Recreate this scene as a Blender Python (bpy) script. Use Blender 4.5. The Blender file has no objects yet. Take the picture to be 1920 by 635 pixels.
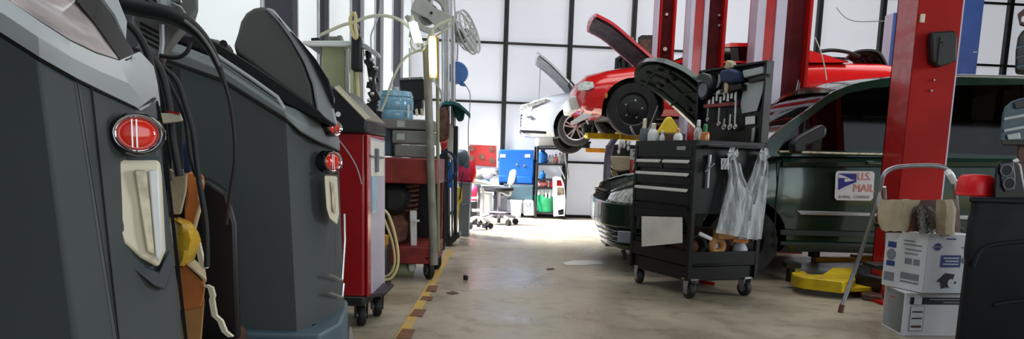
import bpy, bmesh, math, random
from mathutils import Vector, Matrix
random.seed(7)
COL = bpy.context.scene.collection
PI = math.pi
R = math.radians

# ------------------------------------------------------------------ camera
W_, H_, F_ = 1920.0, 635.0, 1400.0
CX, CY = 960.0, 494.0            # principal point of the uncropped photograph
PITCH = math.atan(0.14)
ROLL = 0.0335
CAM = Vector((0, 0, 0.98))
_f = Vector((0, math.cos(PITCH), -math.sin(PITCH)))
_r0 = Vector((1, 0, 0)); _u0 = Vector((0, math.sin(PITCH), math.cos(PITCH)))
_r = _r0 * math.cos(ROLL) + _u0 * math.sin(ROLL)
_u = _u0 * math.cos(ROLL) - _r0 * math.sin(ROLL)

def ray(px, py):
    return _f + _r * ((px - CX) / F_) - _u * ((py - CY) / F_)
def PY(px, py, Y):
    d = ray(px, py); return CAM + d * (Y / d.y)
def PX(px, py, X):
    d = ray(px, py); return CAM + d * (X / d.x)
def PZ(px, py, z=0.0):
    d = ray(px, py); return CAM + d * ((z - CAM.z) / d.z)
def PP(px, py, p0, n):
    d = ray(px, py); p0 = Vector(p0); n = Vector(n)
    return CAM + d * ((p0 - CAM).dot(n) / d.dot(n))

cam = bpy.data.cameras.new('camera')
cam.sensor_fit = 'HORIZONTAL'; cam.sensor_width = 36.0
cam.lens = 36.0 * F_ / W_
cam.shift_y = (CY - H_ / 2) / W_
cam.clip_start = 0.05; cam.clip_end = 200
camo = bpy.data.objects.new('camera', cam); COL.objects.link(camo)
m = Matrix.Identity(4)
for i in range(3):
    m[i][0] = _r[i]; m[i][1] = _u[i]; m[i][2] = -_f[i]; m[i][3] = CAM[i]
camo.matrix_world = m
bpy.context.scene.camera = camo

# ------------------------------------------------------------------ materials
def lin(c):
    c = c / 255.0
    return c / 12.92 if c <= 0.04045 else ((c + 0.055) / 1.055) ** 2.4
def rgb(r, g, b): return (lin(r), lin(g), lin(b), 1.0)

def mat(name, col, rough=0.5, metal=0.0, var=0.12, scale=8.0, bump=0.0, col2=None, coat=0.0, trans=0.0, alpha=1.0, emit=None, estr=0.0, spec=0.5, rvar=0.1):
    m = bpy.data.materials.new(name); m.use_nodes = True
    nt = m.node_tree; N = nt.nodes; L = nt.links
    b = N['Principled BSDF']
    b.inputs['Roughness'].default_value = rough
    b.inputs['Metallic'].default_value = metal
    b.inputs['Specular IOR Level'].default_value = spec
    b.inputs['Coat Weight'].default_value = coat
    b.inputs['Coat Roughness'].default_value = 0.08
    b.inputs['Transmission Weight'].default_value = trans
    b.inputs['Alpha'].default_value = alpha
    tc = N.new('ShaderNodeTexCoord')
    no = N.new('ShaderNodeTexNoise'); no.inputs['Scale'].default_value = scale
    no.inputs['Detail'].default_value = 5
    L.new(tc.outputs['Object'], no.inputs['Vector'])
    mx = N.new('ShaderNodeMix'); mx.data_type = 'RGBA'
    c1 = rgb(*col)
    if col2: c2 = rgb(*col2)
    else: c2 = tuple(min(1, x * (1 - var * 2)) for x in c1[:3]) + (1,)
    mx.inputs[6].default_value = c1; mx.inputs[7].default_value = c2
    rmp = N.new('ShaderNodeMapRange'); rmp.inputs[1].default_value = 0.4; rmp.inputs[2].default_value = 0.7
    L.new(no.outputs['Fac'], rmp.inputs[0]); L.new(rmp.outputs[0], mx.inputs[0])
    L.new(mx.outputs[2], b.inputs['Base Color'])
    rr = N.new('ShaderNodeMapRange'); rr.inputs[3].default_value = max(0, rough - rvar); rr.inputs[4].default_value = min(1, rough + rvar)
    L.new(no.outputs['Fac'], rr.inputs[0]); L.new(rr.outputs[0], b.inputs['Roughness'])
    if bump:
        bp = N.new('ShaderNodeBump'); bp.inputs['Strength'].default_value = bump; bp.inputs['Distance'].default_value = 0.01
        n2 = N.new('ShaderNodeTexNoise'); n2.inputs['Scale'].default_value = scale * 6
        L.new(tc.outputs['Object'], n2.inputs['Vector']); L.new(n2.outputs['Fac'], bp.inputs['Height'])
        L.new(bp.outputs['Normal'], b.inputs['Normal'])
    if emit:
        b.inputs['Emission Color'].default_value = rgb(*emit); b.inputs['Emission Strength'].default_value = estr
    return m

M = {}
def defm(k, *a, **kw): M[k] = mat(k, *a, **kw)
defm('slate', (68, 75, 77), 0.55, bump=0.05, scale=3, var=.05)
defm('slate_dark', (52, 59, 68), 0.55, bump=0.05, scale=3, var=.05)
defm('cover_grey', (172, 178, 182), 0.45, scale=3, var=.04)
defm('cover_green_grey', (118, 126, 126), 0.5, scale=3, var=.04)
defm('cream', (222, 214, 190), 0.35, scale=4, var=.05)
defm('cream_dirty', (214, 204, 176), 0.45, scale=30, col2=(150, 140, 120))
defm('chrome', (210, 210, 215), 0.12, metal=1, var=.03)
defm('steel', (165, 168, 172), 0.35, metal=.8, var=.1)
defm('alu', (190, 190, 192), 0.3, metal=.9, var=.1)
defm('red_lens', (235, 48, 30), 0.12, coat=.6, var=.1, scale=40)
defm('black', (20, 20, 23), 0.45, var=.2)
defm('black_gloss', (18, 20, 24), 0.18, coat=.4, var=.1)
defm('rubber', (22, 22, 24), 0.6, bump=.1, var=.2)
defm('tyre', (26, 26, 28), 0.75, bump=.2, var=.2)
defm('screen', (226, 210, 210), 0.15, coat=.5, scale=6, col2=(150, 140, 142))
defm('red', (172, 20, 22), 0.28, coat=.6, scale=4, var=.12)
defm('post_red', (164, 12, 8), 0.6, scale=3, var=.12, spec=.2)
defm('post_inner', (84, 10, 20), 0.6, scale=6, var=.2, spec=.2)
defm('pod_grey', (84, 88, 84), 0.55, var=.04)
defm('red_deep', (150, 16, 22), 0.35, coat=.2, scale=6, var=.15)
defm('red_car', (222, 26, 28), 0.22, coat=.8, var=.03)
defm('red_cart', (140, 42, 38), 0.5, scale=8, var=.25)
defm('red_bright', (235, 18, 28), 0.4, var=.04)
defm('white_car', (196, 202, 212), 0.22, coat=.8, var=.03)
defm('green_van', (24, 52, 38), 0.2, metal=.4, coat=.9, var=.06)
defm('green_van_cladding', (34, 44, 42), 0.42, var=.1)
defm('hood_under', (26, 36, 32), 0.8, scale=9, col2=(60, 74, 66), bump=.3, spec=.15)
defm('hood_under_red', (84, 80, 88), 0.8, scale=9, var=.3, spec=.2)
defm('hood_under_white', (150, 152, 156), 0.55, scale=9, var=.3)
defm('lamp_glass', (196, 200, 196), 0.1, coat=.8, scale=25, col2=(120, 126, 124))
defm('amber', (196, 120, 60), 0.2, coat=.5)
defm('white_plastic', (226, 228, 228), 0.4, var=.05)
defm('white_wall', (206, 208, 214), 0.6, scale=.7, var=.03)
defm('glow_panel', (200, 203, 210), 0.55, scale=.6, var=.03, emit=(226, 230, 240), estr=.42)  # even glow put into the wall material, standing in for daylight behind it
defm('white_paper', (224, 222, 216), 0.7, var=.06)
defm('navy_wall', (20, 26, 46), 0.6, scale=2, var=.12)
defm('black_steel', (24, 24, 28), 0.5, scale=12, var=.3)
defm('ceiling_dark', (46, 46, 48), 0.8)
defm('yellow', (232, 200, 24), 0.4, scale=10, col2=(190, 160, 30))
defm('orange_arm', (196, 132, 16), 0.45, scale=10, var=.2)
defm('yellow_bag', (206, 164, 46), 0.3, scale=12, bump=.3, var=.15)
defm('cardboard', (176, 128, 76), 0.8, scale=10, var=.12)
defm('cardboard_orange', (190, 112, 56), 0.7, scale=10, var=.12)
defm('kraft', (196, 180, 150), 0.75, scale=14, bump=.3, var=.12)
defm('blue', (24, 96, 178), 0.4, var=.05)
defm('blue_post', (46, 78, 150), 0.45, scale=5, var=.1)
defm('blue_reel', (52, 104, 176), 0.4, var=.1)
defm('lavender_steel', (196, 190, 210), 0.4, metal=.1, scale=2, var=.1)
defm('teal', (38, 104, 106), 0.8, scale=10, var=.15)
defm('jug', (120, 168, 196), 0.2, coat=.4, scale=6, var=.08)
defm('grey_plastic', (104, 112, 124), 0.5, var=.08)
defm('grey_machine', (122, 122, 120), 0.5, scale=6, var=.1)
defm('beige_machine', (150, 156, 118), 0.5, scale=4, var=.12)
defm('reel_grey', (168, 173, 170), 0.45, scale=6, var=.1)
defm('pale_hose', (196, 200, 176), 0.5, var=.08)
defm('cream_hose', (216, 204, 150), 0.5, var=.08)
defm('pole', (140, 140, 128), 0.5, scale=10, var=.15)
defm('brown', (96, 62, 52), 0.6, scale=14, var=.3)
defm('rust', (122, 78, 62), 0.6, scale=25, var=.3)
defm('green', (24, 150, 96), 0.4, var=.08)
defm('green_cap', (20, 120, 66), 0.4, var=.08)
defm('pink', (214, 40, 90), 0.6, scale=12, var=.2)
defm('tool_black', (8, 9, 12), 0.42, scale=6, var=.15, spec=.3)
defm('tote', (11, 14, 21), 0.6, scale=4, var=.1, bump=.1, spec=.25)
defm('case_blue_grey', (70, 92, 104), 0.5, var=.08)
defm('box_white', (222, 226, 234), 0.6, scale=5, var=.04)
defm('box_blue', (46, 66, 140), 0.6, var=.05)
defm('box_black', (34, 30, 38), 0.6, var=.05)
defm('box_grey', (130, 136, 150), 0.6, var=.05)
defm('box_print_green', (96, 116, 104), 0.6, scale=30, col2=(150, 148, 140))
defm('sign_white', (214, 212, 214), 0.5, scale=16, var=.05)
defm('sign_blue', (38, 34, 130), 0.5, scale=20, var=.08)
defm('sign_red', (222, 110, 112), 0.6, scale=30, col2=(214, 160, 160))
defm('sign_grey', (140, 140, 146), 0.6)
defm('tape', (200, 160, 66), 0.6, scale=12, col2=(170, 154, 116))
defm('tape_brown', (122, 80, 50), 0.6, scale=14, var=.2)
defm('cloth_blue', (40, 56, 92), 0.85, scale=20, var=.15)
defm('cloth_grey', (132, 124, 142), 0.85, scale=14, var=.12)
defm('seat_grey', (74, 74, 78), 0.85, scale=20, var=.12)
defm('foil', (170, 172, 176), 0.25, metal=.9, scale=14, bump=.8)
defm('dark_hole', (8, 8, 9), 0.7)
defm('lamp_cool', (240, 250, 255), .4, emit=(235, 250, 255), estr=14)
defm('lamp_warm', (255, 246, 220), .4, emit=(255, 238, 190), estr=9)
defm('skylight', (228, 233, 235), .5, emit=(222, 234, 236), estr=.4, scale=1, var=.03)

def glass_mat(name, tint, tr=0.6, gloss=0.35):
    m = bpy.data.materials.new(name); m.use_nodes = True
    nt = m.node_tree; N = nt.nodes; L = nt.links
    N.remove(N['Principled BSDF'])
    t = N.new('ShaderNodeBsdfTransparent'); t.inputs[0].default_value = rgb(*tint)
    g = N.new('ShaderNodeBsdfGlossy'); g.inputs[0].default_value = (.8, .8, .8, 1); g.inputs['Roughness'].default_value = .04
    no = N.new('ShaderNodeTexNoise'); no.inputs['Scale'].default_value = 1.2
    fr = N.new('ShaderNodeFresnel'); fr.inputs[0].default_value = 1.5
    mm = N.new('ShaderNodeMath'); mm.operation = 'MULTIPLY_ADD'; mm.inputs[1].default_value = .9; mm.inputs[2].default_value = gloss * .1
    L.new(fr.outputs[0], mm.inputs[0])
    mx = N.new('ShaderNodeMixShader'); L.new(mm.outputs[0], mx.inputs[0])
    L.new(t.outputs[0], mx.inputs[1]); L.new(g.outputs[0], mx.inputs[2])
    L.new(mx.outputs[0], N['Material Output'].inputs[0])
    return m
M['car_glass'] = glass_mat('car_glass', (168, 176, 174))
M['tint_glass'] = glass_mat('tint_glass', (82, 78, 64))
def film_mat():
    m = bpy.data.materials.new('bag_film'); m.use_nodes = True
    nt = m.node_tree; N = nt.nodes; L = nt.links
    b = N['Principled BSDF']; b.inputs['Base Color'].default_value = rgb(214, 220, 224); b.inputs['Roughness'].default_value = .25
    t = N.new('ShaderNodeBsdfTransparent')
    tc = N.new('ShaderNodeTexCoord'); no = N.new('ShaderNodeTexNoise'); no.inputs['Scale'].default_value = 14; no.inputs['Detail'].default_value = 8; no.inputs['Distortion'].default_value = 1.2
    mp = N.new('ShaderNodeMapping'); mp.inputs['Scale'].default_value = (1, 1, .3); L.new(tc.outputs['Object'], mp.inputs[0]); L.new(mp.outputs[0], no.inputs[0])
    mr = N.new('ShaderNodeMapRange'); mr.inputs[1].default_value = .35; mr.inputs[2].default_value = .7; mr.inputs[3].default_value = .2; mr.inputs[4].default_value = .72
    L.new(no.outputs['Fac'], mr.inputs[0])
    bp = N.new('ShaderNodeBump'); bp.inputs['Strength'].default_value = .9; bp.inputs['Distance'].default_value = .02
    L.new(no.outputs['Fac'], bp.inputs['Height']); L.new(bp.outputs[0], b.inputs['Normal'])
    mx = N.new('ShaderNodeMixShader'); L.new(mr.outputs[0], mx.inputs[0]); L.new(t.outputs[0], mx.inputs[1]); L.new(b.outputs[0], mx.inputs[2])
    L.new(mx.outputs[0], N['Material Output'].inputs[0]); return m
M['film'] = film_mat()

def floor_mat():
    m = bpy.data.materials.new('concrete_floor'); m.use_nodes = True
    nt = m.node_tree; N = nt.nodes; L = nt.links
    b = N['Principled BSDF']
    tc = N.new('ShaderNodeTexCoord')
    def noise(s, d=6, dist=0.0):
        n = N.new('ShaderNodeTexNoise'); n.inputs['Scale'].default_value = s; n.inputs['Detail'].default_value = d
        n.inputs['Distortion'].default_value = dist; L.new(tc.outputs['Object'], n.inputs['Vector']); return n
    n1 = noise(.9, 5, .4); n2 = noise(7, 8); n3 = noise(45, 4)
    cr = N.new('ShaderNodeValToRGB')
    cr.color_ramp.elements[0].position = .3; cr.color_ramp.elements[0].color = rgb(140, 130, 112)
    cr.color_ramp.elements[1].position = .7; cr.color_ramp.elements[1].color = rgb(182, 172, 152)
    L.new(n1.outputs['Fac'], cr.inputs[0])
    cr2 = N.new('ShaderNodeValToRGB')
    cr2.color_ramp.elements[0].position = .32; cr2.color_ramp.elements[0].color = (.5, .47, .42, 1)
    cr2.color_ramp.elements[1].position = .5; cr2.color_ramp.elements[1].color = (1, 1, 1, 1)
    L.new(n2.outputs['Fac'], cr2.inputs[0])
    mx = N.new('ShaderNodeMix'); mx.data_type = 'RGBA'; mx.blend_type = 'MULTIPLY'; mx.inputs[0].default_value = .55
    L.new(cr.outputs[0], mx.inputs[6]); L.new(cr2.outputs[0], mx.inputs[7])
    L.new(mx.outputs[2], b.inputs['Base Color'])
    mr = N.new('ShaderNodeMapRange'); mr.inputs[1].default_value = .35; mr.inputs[2].default_value = .65; mr.inputs[3].default_value = .22; mr.inputs[4].default_value = .5
    L.new(n1.outputs['Fac'], mr.inputs[0]); L.new(mr.outputs[0], b.inputs['Roughness'])
    bp = N.new('ShaderNodeBump'); bp.inputs['Strength'].default_value = .28; bp.inputs['Distance'].default_value = .01
    ad = N.new('ShaderNodeMath'); ad.operation = 'ADD'; L.new(n2.outputs['Fac'], ad.inputs[0]); L.new(n3.outputs['Fac'], ad.inputs[1])
    L.new(ad.outputs[0], bp.inputs['Height']); L.new(bp.outputs[0], b.inputs['Normal'])
    return m
M['floor'] = floor_mat()

# ------------------------------------------------------------------ mesh builder
def V(*a): return Vector(a)
class MB:
    taper = False          # parts of the left row narrow towards the back, as the machines do
    def __init__(s): s.v = []; s.f = []
    def add(s, vs, fs):
        o = len(s.v); s.v += [Vector(x) for x in vs]; s.f += [tuple(i + o for i in f) for f in fs]; return s
    def box(s, c, d, rz=0, rx=0, ry=0):
        mtx = Matrix.Rotation(rz, 3, 'Z') @ Matrix.Rotation(ry, 3, 'Y') @ Matrix.Rotation(rx, 3, 'X'); c = Vector(c)
        vs = [c + mtx @ Vector((x * d[0] / 2, y * d[1] / 2, z * d[2] / 2)) for x in (-1, 1) for y in (-1, 1) for z in (-1, 1)]
        return s.add(vs, [(0, 1, 3, 2), (4, 6, 7, 5), (0, 4, 5, 1), (2, 3, 7, 6), (0, 2, 6, 4), (1, 5, 7, 3)])
    def prism(s, pts, vec):
        n = len(pts); vec = Vector(vec); pts = [Vector(p) for p in pts]
        if MB.taper and abs(vec.x) < .06 and vec.y > .005:
            c = sum(pts, Vector()) / n; vec = V(c.x / c.y * vec.y * 1.02, vec.y, vec.z)
        vs = pts + [p + vec for p in pts]
        fs = [tuple(range(n)), tuple(range(2 * n - 1, n - 1, -1))] + [(i, i + n, (i + 1) % n + n, (i + 1) % n) for i in range(n)]
        return s.add(vs, fs)
    def loft(s, rings, caps=True, closed=True):
        n = len(rings[0]); vs = [p for r in rings for p in r]; fs = []
        for k in range(len(rings) - 1):
            for i in range(n if closed else n - 1):
                j = (i + 1) % n
                fs.append((k * n + i, k * n + j, (k + 1) * n + j, (k + 1) * n + i))
        if caps and closed:
            fs.append(tuple(range(n - 1, -1, -1))); fs.append(tuple((len(rings) - 1) * n + i for i in range(n)))
        return s.add(vs, fs)
    def tube(s, pts, r, n=8, smooth=0, closed=False):
        pts = [Vector(p) for p in pts]
        if smooth: pts = cat(pts, smooth, closed)
        rings = []; N = len(pts); prev = None
        for i, p in enumerate(pts):
            if closed: t = pts[(i + 1) % N] - pts[i - 1]
            else: t = pts[min(i + 1, N - 1)] - pts[max(i - 1, 0)]
            if t.length < 1e-9: t = Vector((0, 0, 1))
            t.normalize()
            if prev is None:
                a = Vector((0, 0, 1)) if abs(t.z) < .9 else Vector((1, 0, 0)); a = (a - t * a.dot(t)).normalized()
            else:
                a = prev - t * prev.dot(t)
                a = a.normalized() if a.length > 1e-6 else t.orthogonal().normalized()
            prev = a; b = t.cross(a)
            rr = r(i / max(1, N - 1)) if callable(r) else r
            rings.append([p + (a * math.cos(2 * PI * k / n) + b * math.sin(2 * PI * k / n)) * rr for k in range(n)])
        if closed: rings.append(rings[0]); return s.loft(rings, caps=False)
        return s.loft(rings)
    def cyl(s, a, b, r, n=16): return s.tube([a, b], r, n)
    def lathe(s, prof, c, axis=(0, 0, 1), n=24, xs=1.0):
        ax = Vector(axis).normalized(); a = ax.orthogonal().normalized() if abs(ax.z) < .99 else Vector((1, 0, 0)); b = ax.cross(a); c = Vector(c)
        if abs(ax.z) < .99:
            b = Vector((0, 0, 1)); b = (b - ax * b.dot(ax)).normalized(); a = b.cross(ax)
        rings = [[c + ax * h + (a * math.cos(2 * PI * k / n) * xs + b * math.sin(2 * PI * k / n)) * max(r, 1e-4) for k in range(n)] for r, h in prof]
        return s.loft(rings)
    def ball(s, c, r, n=14, m=8, jit=0.0):
        if not hasattr(r, '__len__'): r = (r, r, r)
        rings = []
        for i in range(1, m):
            t = PI * i / m
            rings.append([Vector(c) + Vector((math.sin(t) * math.cos(2 * PI * k / n) * r[0], math.sin(t) * math.sin(2 * PI * k / n) * r[1], -math.cos(t) * r[2])) * (1 + random.uniform(-jit, jit)) for k in range(n)])
        return s.loft(rings)
    def sheet(s, rows, th):
        """rows: grid of points; th: thickness vector"""
        th = Vector(th); R_ = len(rows); C_ = len(rows[0])
        vs = [Vector(p) for r in rows for p in r]; n = len(vs); vs += [p + th for p in vs]; fs = []
        for i in range(R_ - 1):
            for j in range(C_ - 1):
                a = i * C_ + j; fs.append((a, a + 1, a + C_ + 1, a + C_)); fs.append((n + a, n + a + C_, n + a + C_ + 1, n + a + 1))
        def side(idx):
            for p, q in zip(idx, idx[1:]): fs.append((p, q, q + n, p + n))
        side([j for j in range(C_)]); side([(R_ - 1) * C_ + j for j in range(C_)]); side([i * C_ for i in range(R_)]); side([i * C_ + C_ - 1 for i in range(R_)])
        return s.add(vs, fs)
    def build(s, name, m, parent=None, bevel=0, seg=2, label=None, cat=None, group=None, kind=None, angle=38, sub=0):
        me = bpy.data.meshes.new(name); me.from_pydata([tuple(p) for p in s.v], [], s.f)
        bm = bmesh.new(); bm.from_mesh(me)
        bmesh.ops.remove_doubles(bm, verts=bm.verts, dist=1e-5)
        bmesh.ops.recalc_face_normals(bm, faces=bm.faces); bm.to_mesh(me); bm.free()
        me.materials.append(M[m] if isinstance(m, str) else m)
        for p in me.polygons: p.use_smooth = True
        me.set_sharp_from_angle(angle=R(angle))
        o = bpy.data.objects.new(name, me); COL.objects.link(o)
        if parent is not None:
            o.parent = parent; o.location = -world_loc(parent)
        elif label and False: pass
        if bevel:
            b = o.modifiers.new('bevel', 'BEVEL'); b.width = bevel; b.segments = seg; b.limit_method = 'ANGLE'; b.angle_limit = R(40)
        if sub:
            q = o.modifiers.new('sub', 'SUBSURF'); q.levels = sub; q.render_levels = sub
        tag(o, label, cat, group, kind)
        return o
def world_loc(o):
    l = Vector(o.location)
    while o.parent: o = o.parent; l += Vector(o.location)
    return l
def tag(o, label=None, cat=None, group=None, kind=None):
    if label: o['label'] = label
    if cat: o['category'] = cat
    if group: o['group'] = group
    if kind: o['kind'] = kind
    return o
def thing(name, label, cat, loc=(0, 0, 0), group=None):
    o = bpy.data.objects.new(name, None); COL.objects.link(o); o.location = loc; o.empty_display_size = .1
    return tag(o, label, cat, group)
def cat(pts, k=6, closed=False):
    out = []; n = len(pts)
    rng = range(n) if closed else range(n - 1)
    for i in rng:
        p0 = pts[(i - 1) % n] if closed else pts[max(i - 1, 0)]; p1 = pts[i]; p2 = pts[(i + 1) % n]; p3 = pts[(i + 2) % n] if closed else pts[min(i + 2, n - 1)]
        for j in range(k):
            t = j / k
            out.append(.5 * ((2 * p1) + (p2 - p0) * t + (2 * p0 - 5 * p1 + 4 * p2 - p3) * t * t + (3 * p1 - p0 - 3 * p2 + p3) * t ** 3))
    if not closed: out.append(pts[-1])
    return out
def cut(o, cutters, m=None):
    """subtract closed meshes from o, bake the result"""
    for c in cutters:
        co = c.build('cutter', m or 'dark_hole'); b = o.modifiers.new('b', 'BOOLEAN'); b.operation = 'DIFFERENCE'; b.solver = 'EXACT'; b.object = co
        try: b.material_mode = 'TRANSFER'
        except Exception: pass
        bpy.context.view_layer.update()
        dg = bpy.context.evaluated_depsgraph_get()
        me = bpy.data.meshes.new_from_object(o.evaluated_get(dg), preserve_all_data_layers=True, depsgraph=dg)
        old = o.data; o.modifiers.remove(b); o.data = me; me.name = old.name
        bpy.data.objects.remove(co, do_unlink=True)
    for p in o.data.polygons: p.use_smooth = True
    o.data.set_sharp_from_angle(angle=R(38))
    return o
def poly(pts, Y): return [PY(x, y, Y) for x, y in pts]
def chip(name, m, pts, Y, d, parent, **kw):
    """outline read off at its own depth Y, given real thickness d away from the viewer"""
    return MB().prism(poly(pts, Y), (0, d, 0)).build(name, m, parent, **kw)
def letters(txt, size, loc, rot, m, parent, name='lettering', ext=.001):
    cu = bpy.data.curves.new(name, 'FONT'); cu.body = txt; cu.size = size; cu.extrude = ext; cu.align_x = 'CENTER'; cu.align_y = 'CENTER'
    tmp = bpy.data.objects.new('tmp', cu); COL.objects.link(tmp); bpy.context.view_layer.update()
    me = bpy.data.meshes.new_from_object(tmp.evaluated_get(bpy.context.evaluated_depsgraph_get())); bpy.data.objects.remove(tmp, do_unlink=True)
    me.materials.clear(); me.materials.append(M[m]); o = bpy.data.objects.new(name, me); COL.objects.link(o)
    o.parent = parent; o.location = Vector(loc) - world_loc(parent); o.rotation_euler = rot; return o

# ================================================================== SETTING
BY = 13.07; BA = R(4.5)
BD = V(math.cos(BA), math.sin(BA), 0); BN = V(math.sin(BA), -math.cos(BA), 0); B0 = V(0, BY, 0)
def PB(px, py, off=0.0): return PP(px, py, B0 + BN * off, BN)
XL = -1.8
MB().add([(-6, -4, 0), (13, -4, 0), (13, 15, 0), (-6, 15, 0), (-6, -4, -.1), (13, -4, -.1), (13, 15, -.1), (-6, 15, -.1)],
         [(0, 1, 2, 3), (7, 6, 5, 4), (0, 4, 5, 1), (1, 5, 6, 2), (2, 6, 7, 3), (3, 7, 4, 0)]).build('floor', 'floor', kind='structure')
MB().box((5.3, 5.5, 5.65), (15, 19, .1)).build('ceiling', 'ceiling_dark', kind='structure')
def wallbox(a, b, z0, z1, th):
    a = Vector(a); b = Vector(b); d = (b - a).normalized(); n = V(d.y, -d.x, 0)
    return MB().prism([V(a.x, a.y, z0), V(b.x, b.y, z0), V(b.x, b.y, z1), V(a.x, a.y, z1)], -n * th)
wallbox(B0 + BD * -1.85, B0 + BD * 13, 0, 5.6, .12).build('wall_back', 'glow_panel', kind='structure')
MB().box((XL - .06, 4.7, 2.8), (.12, 16.7, 5.6)).build('wall_left', 'navy_wall', kind='structure')
MB().box((12.9, 5.4, 2.8), (.12, 17, 5.6)).build('wall_right', 'navy_wall', kind='structure')
# columns of the back wall
k = 0
for px in (950.5, 1071.8, 1190, 1307, 1424, 1537, 1655.5, 1775, 1893, 2010, 2130):
    k += 1; p = PB(px, 0); s = (p - B0).dot(BD); c = B0 + BD * s + BN * .045
    mb = MB()
    mb.box((c.x, c.y, 2.8), (.075, .09, 5.6), rz=BA)
    mb.box((c.x + BN.x * .05, c.y + BN.y * .05, 2.8), (.03, .02, 5.6), rz=BA)
    mb.build('trim_%d' % k, 'black_steel', kind='structure')
for z_ in (PB(960, 300).z + .0, PB(960, 193).z, PB(960, 82).z, PB(960, 82).z + 1.06, PB(960, 82).z + 2.1):
    k += 1
    a = B0 + BD * -1.8 + BN * .02; b = B0 + BD * 12.8 + BN * .02
    MB().prism([a + V(0, 0, z_ - .02), b + V(0, 0, z_ - .02), b + V(0, 0, z_ + .02), a + V(0, 0, z_ + .02)], BN * .025).build('trim_%d' % k, 'black_steel', kind='structure')
a = B0 + BD * -1.8; b = B0 + BD * 12.8
MB().prism([a, b, b + V(0, 0, .045), a + V(0, 0, .045)], BN * .05).build('baseboard_back', 'black_steel', kind='structure')
# daylight windows in the left wall
wins = [(2.2, 2.9), (4.2, 5.28), (6.15, 6.75), (7.15, 8.05), (8.75, 9.4), (10.0, 10.7), (11.7, 12.6)]
for i, (y0, y1) in enumerate(wins):
    MB().box((XL + .012, (y0 + y1) / 2, 2.9), (.024, y1 - y0, 4.6)).build('window_%d' % (i + 1), 'skylight', kind='structure')
    mb = MB()
    for yy in (y0 - .03, y1 + .03): mb.box((XL + .02, yy, 2.9), (.04, .03, 4.7))
    mb.box((XL + .03, (y0 + y1) / 2, .57), (.06, y1 - y0 + .1, .06))
    k += 1; mb.build('trim_%d' % k, 'alu' if i < 4 else 'white_wall', kind='structure')

# painted floor stripe, worn through in places
st = MB(); wr = []
pts = [(742, 650), (776, 590), (800, 548), (822, 508), (845, 468)]
L_ = [PZ(x, y, .002) for x, y in pts]
hw = .032
for p, q in zip(L_, L_[1:]):
    pass
vs = []
for p in L_: vs += [V(p.x - hw, p.y, .003), V(p.x + hw, p.y, .003)]
st.add(vs, [(2 * i, 2 * i + 1, 2 * i + 3, 2 * i + 2) for i in range(len(L_) - 1)])
tag(st.build('floor_marking', 'tape'), 'worn yellow stripe painted on the floor beside the machines', 'floor marking')
for i, (x0, y0, x1, y1) in enumerate([(752, 634, 766, 616), (776, 592, 788, 579), (795, 562, 802, 555), (805, 546, 812, 535)]):
    p = PZ(x0, y0, .005); q = PZ(x1, y1, .005)
    o = MB().add([V(p.x - .03, p.y, .0055), V(p.x + .05, p.y, .0055), V(q.x + .04, q.y, .0055), V(q.x - .035, q.y, .0055)], [(0, 1, 2, 3)]).build('wear_patch', 'tape_brown')
    tag(o, ['brown worn patch on the yellow stripe, nearest the camera', 'brown worn patch on the yellow stripe, second from the camera',
            'small brown worn patch halfway along the yellow stripe', 'brown worn patch at the far end of the yellow stripe, by the caster'][i], 'floor wear', group='worn patches on the yellow stripe')

# ================================================================== LIFT POSTS
def post(name, label, pxl, pxm, pxr, Y, z1, mside, mface, side_d=.22, lean=0, mlip=None):
    """two-post lift column: web facing the aisle, face toward the viewer; px given at image row 0"""
    a = PY(pxm, 0, Y); b = PY(pxr, 0, Y)
    x0, x1 = a.x, b.x
    l = ray(pxl, 0); Yl = x0 / l.x * l.y
    d = max(.12, min(.5, Yl - Y)) if False else side_d
    t = thing(name, label, 'vehicle lift', ((x0 + x1) / 2, Y + d / 2, 0), 'posts of the vehicle lifts')
    cm = MB()
    cm.prism([V(x0, Y, 0.02), V(x1, Y, 0.02), V(x1, Y, z1), V(x0, Y, z1)], (0, .012, 0))
    cm.build('front_plate', mface, t, bevel=.003)
    cs = MB(); cs.box((x0 + .006, Y + d / 2 + .012, z1 / 2 + .01), (.012, d, z1 - .02)); cs.build('web', mside, t)
    cb = MB(); cb.box((x1 - .006, Y + d / 2 + .012, z1 / 2 + .01), (.012, d, z1 - .02)); cb.box((x0 + .03, Y + d + .006, z1 / 2 + .01), (.06, .012, z1 - .02)); cb.box((x1 - .03, Y + d + .006, z1 / 2 + .01), (.06, .012, z1 - .02))
    cb.build('rear_flange', mface, t)
    bp = MB(); bp.box(((x0 + x1) / 2, Y + d / 2, .012), (x1 - x0 + .2, d + .22, .024)); bp.build('base_plate', mface, t, bevel=.004)
    return t, x0, x1
# near lift of the green van
tD, dx0, dx1 = post('lift_post', 'tall red lift post nearest the camera, with a dark grey box bolted to its face', 1694, 1724, 1807, 5.55, 4.2, 'red', 'post_red', .3)
lp = MB(); lp.box((dx1 + .004, 5.57, 2.1), (.016, .03, 4.2)); lp.build('edge_strip', 'lavender_steel', tD, label='pale bare steel edge')
p = PY(1728, 35, 5.55)
MB().box((p.x, 5.54, p.z), (.03, .02, .06)).build('latch_tab', 'cream', tD, bevel=.003)
cp = MB(); q = poly([(1740, 62), (1780, 60), (1786, 72), (1784, 116), (1770, 122), (1752, 128), (1738, 118), (1737, 72)], 5.55)
cp.prism(q, (0, -.07, 0)); bx = cp.build('control_box', 'black', tD, bevel=.012, label='dark grey plastic box')
lx = PY(1764, 95, 5.45)
MB().box((lx.x, 5.478, lx.z), (.006, .01, .2)).build('seam', 'dark_hole', bx)
p = PY(1771, 78, 5.45); MB().cyl((p.x, 5.475, p.z), (p.x, 5.485, p.z), .008).build('screw', 'dark_hole', bx)
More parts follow.
